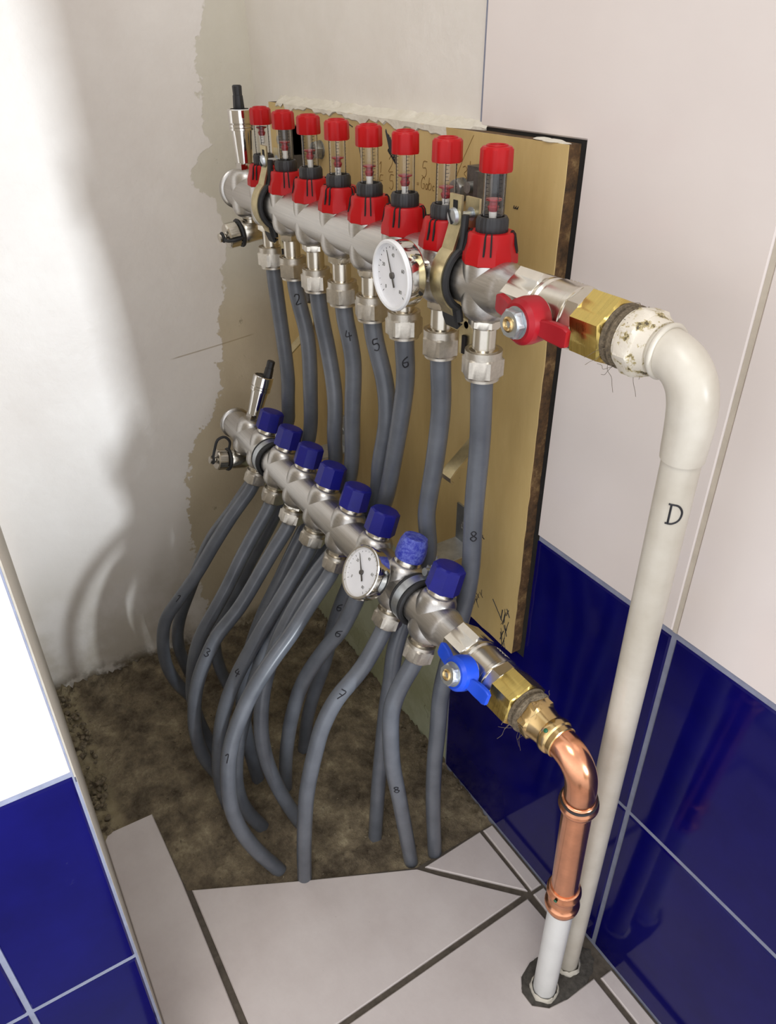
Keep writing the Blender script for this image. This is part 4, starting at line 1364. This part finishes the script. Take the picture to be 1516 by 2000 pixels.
def pipe_mark(b, pts, r, at, ch, h, o, turn=0.0, th=.00042):
    at = Vector(at)
    i = min(range(len(pts)), key=lambda k: (pts[k] - at).length)
    p = pts[i]
    t_ = (pts[min(i + 1, len(pts) - 1)] - pts[max(i - 1, 0)]).normalized()
    if t_.z < 0:
        t_ = -t_
    nrm = (FACE - t_ * FACE.dot(t_)).normalized()
    side = t_.cross(nrm) * -1
    side = nrm.cross(t_) * -1
    for st in STROKES[ch]:
        q = spline([(a * .8, c, 0) for a, c in st], 4) if len(st) > 2 else [Vector((a * .8, c, 0)) for a, c in st]
        path = []
        for v_ in q:
            ang = v_.x * h / r + turn
            path.append(p + t_ * (v_.y * h) + nrm * (math.cos(ang) * (r + .0001)) + side * (math.sin(ang) * (r + .0001)) - o)
        b.tube(path, th, 5)


for key, raw in PATHS.items():
    n_ = int(key[1]) - 1
    if key[0] == 'U':
        lab = 'grey pipe from the %s upper manifold outlet, counting from the wall corner' % ORD[n_]
    else:
        lab = 'grey pipe from the %s lower manifold outlet, counting from the wall corner' % ORD[n_]
    pts = spline(raw, 3)
    root = empty('heating_pipe', (raw[-1][0], raw[-1][1], 0), lab, 'pipe', 'grey pipes of the %s manifold' % ('upper' if key[0] == 'U' else 'lower'))
    o = Vector(root.location)
    b = MB()
    b.tube([p - o for p in pts], .0079, 24)
    b.build('tube', 'pipe', root, angle=80)
    mk = [m_ for m_ in MARKS if m_[0] == key]
    if mk:
        b = MB()
        for _, ch, at in mk:
            pipe_mark(b, pts, .0079, at, ch, .0100, o, th=.00055)
        b.build('marker_figure', 'ink', root)

# ================================================================ white riser with the letter D
root = empty('white_riser_pipe', (.640, -.034, 0), 'long white pipe with a handwritten letter D below the red valve', 'pipe')
o = Vector(root.location)
A0, A1 = Vector((.640, -.0335, -.004)), Vector((.6600, -.0665, .588))
b = MB()
pts = [A0 + (A1 - A0) * (i / 30) for i in range(31)]
b.tube([p - o for p in pts], .0104, 32)
b.build('riser', 'whitepipe', root, angle=80)
b = MB()
pipe_mark(b, pts, .0104, (.6585, -.064, .556), 'D', .0125, o, turn=-.15, th=.0006)
b.build('marker_letter', 'ink', root)
b = MB()
ax = (A1 - A0).normalized()
el = spline([(.6320, -.0720, .632), (.6400, -.0720, .6320), (.6470, -.0718, .6305), (.6535, -.0712, .6265), (.6580, -.0702, .6200), (.6602, -.0690, .6115), tuple(A1 + ax * .012)], 5)
el += [A1 + ax * .004, A1 - ax * .004, A1 - ax * .010]
rr = [.0140] * 3 + [.0126] * (len(el) - 6) + [.0122, .0120, .0116]
b.tube([p - o for p in el], rr, 36)
m = frame(Vector((.6415, -.072, .632)) - o, (1, 0, 0))
b.torus(.0132, .0016, m, 40, 8)
b.build('elbow', 'whitepipe', root, angle=60)
b = MB()
m = frame(Vector((0, -.072, .632)) - o, (1, 0, 0), (0, 0, 1))
b.lathe([(.0148, .6185), (.0160, .6190), (.0160, .6215)], 36, m)
b.hexnut(.0186, .6205, .6320, m, sides=8, ch=.0018, ph=.2)
b.lathe([(.0165, .6315), (.0150, .6345), (.0140, .6380)], 36, m)
b.build('threaded_adapter', 'chipped', root)

# ================================================================ copper connection
root = empty('copper_pipe', (.6475, -.0695, 0), 'short bent copper pipe between the blue valve and the floor', 'pipe')
o = Vector(root.location)
AX = Vector((0, -.100, .360)) - o
m = frame(AX, (1, 0, 0), (0, 0, 1))
b = MB()
b.hexnut(.0162, .6120, .6215, m, ch=.0016, ph=.3)
b.lathe([(.0140, .6100), (.0150, .6125)], 32, m)
b.lathe([(.0138, .6210), (.0128, .6260), (.0124, .6310), (.0136, .6325), (.0142, .6350), (.0136, .6378), (.0124, .6388), (.0124, .6425), (.0116, .6430)], 40, m)
ad = b.build('brass_adapter', 'gold_brass', root)
b = MB()
b.lathe([(.0006, -.0004), (.0016, 0), (.0010, .0007), (.0003, .0009)], 14, frame(AX + Vector((.6350, -.0095, .0107)), (0, -.68, .73)))
b.build('press_mark', 'green', ad)
B0, B1 = Vector((.6600, -.0925, .312)), Vector((.6520, -.0770, .172))
bx = (B0 - B1).normalized()
b = MB()
el = spline([(.6400, -.1000, .3600), (.6470, -.1000, .3597), (.6535, -.0996, .3570), (.6585, -.0988, .3515), (.6612, -.0976, .3440), (.6618, -.0962, .3350), tuple(B0 + bx * .008)], 5)
b.tube([p - o for p in el] + [B0 - o, B0 - bx * .004 - o], .0112, 36)
b.lathe([(.0112, .0070), (.0126, .0055), (.0126, .0030), (.0140, .0010), (.0143, -.0020), (.0136, -.0045), (.0122, -.0055), (.0122, -.0085), (.0110, -.0088)], 40, frame(B0 - o, bx))
b.build('elbow', 'copper', root, angle=50)
b = MB()
b.torus(.01275, .0005, frame(B0 + bx * .0042 - o, bx), 40, 6, sz=3.5)
b.build('press_band', 'black', root)
b = MB()
b.tube([B0 - bx * .004 - o, B1 - o], .0109, 36)
b.build('straight_pipe', 'copper', root, angle=80)
b = MB()
b.lathe([(.0110, .0160), (.0123, .0156), (.0123, .0130), (.0138, .0110), (.0141, .0085), (.0134, .0060), (.0120, .0050), (.0118, -.0010), (.0120, -.0075), (.0135, -.0090), (.0145, -.0120),
         (.0142, -.0150), (.0128, -.0165), (.0126, -.0195), (.0110, -.0200)], 40, frame(B1 - o, bx))
cp = b.build('coupling', 'copper', root, angle=50)
b = MB()
b.lathe([(.0006, -.0003), (.0015, 0), (.0003, .0007)], 14, frame(B1 + bx * .0090 + Vector((.004, -.0135, .001)) - o, (.3, -.95, .1)))
b.build('press_mark', 'green', cp)
b = MB()
C1 = Vector((.6465, -.0685, -.004))
b.tube([B1 - bx * .010 - o, B1 - bx * .03 - o, C1 - o], .0107, 32)
b.build('white_stub', 'cleanpipe', root, angle=80)

# filler collars at the foot of the pipes
b = MB()
for cx, cy, r in ((.6465, -.0685, .0118), (.640, -.0340, .0114)):
    rings = []
    for k, (q, z) in enumerate(((1.0, -.002), (1.12, -.002), (1.16, .0008), (1.05, .0035), (1.0, .0040))):
        rings.append([Vector((cx + r * q * (1 + rnd.uniform(-.07, .10)) * math.cos(2 * PI * j / 24), cy + r * q * (1 + rnd.uniform(-.07, .10)) * math.sin(2 * PI * j / 24), z + rnd.uniform(-.0006, .0012))) for j in range(24)])
    b.loft(rings, False, False)
tag(b.build('trim_3', 'filler', angle=60), 'crumbly white filler at the foot of the two white pipes', 'filler', kind='structure')

# ================================================================ crumbs of rubble on the screed
b = MB()


def crumb(x, y, z, r):
    m = Matrix.Translation((x, y, z)) @ Matrix.Rotation(rnd.uniform(0, 6), 4, Vector((rnd.uniform(-1, 1), rnd.uniform(-1, 1), 1)).normalized())
    rings = []
    for q, zz in ((.25, -.55), (.9, -.25), (.8, .3), (.25, .55)):
        rings.append([m @ Vector((r * q * rnd.uniform(.7, 1.25) * math.cos(PI * j / 3), r * q * rnd.uniform(.7, 1.25) * math.sin(PI * j / 3), r * zz)) for j in range(6)])
    b.loft(rings, mat=0)


for i in range(420):
    x, y = rnd.uniform(.01, .48), rnd.uniform(-.37, -.005)
    if (x - .26) > 0 and y < -.326:
        continue
    if x > .37 and (y + .326) < (x - .375) * 2.05:
        continue
    crumb(x, y, -.003, rnd.choice((.0006, .0007, .0009, .0012, .0018)))
for i in range(60):
    crumb(rnd.uniform(.02, .25), rnd.uniform(-.385, -.368), .001, rnd.uniform(.0015, .005))
for i in range(50):
    crumb(rnd.uniform(.0, .45), rnd.uniform(-.016, -.001), .0, rnd.uniform(.001, .0035))
tag(b.build('debris', 'debris', angle=20), 'crumbs of rubble scattered on the bare screed', 'rubble', kind='stuff')
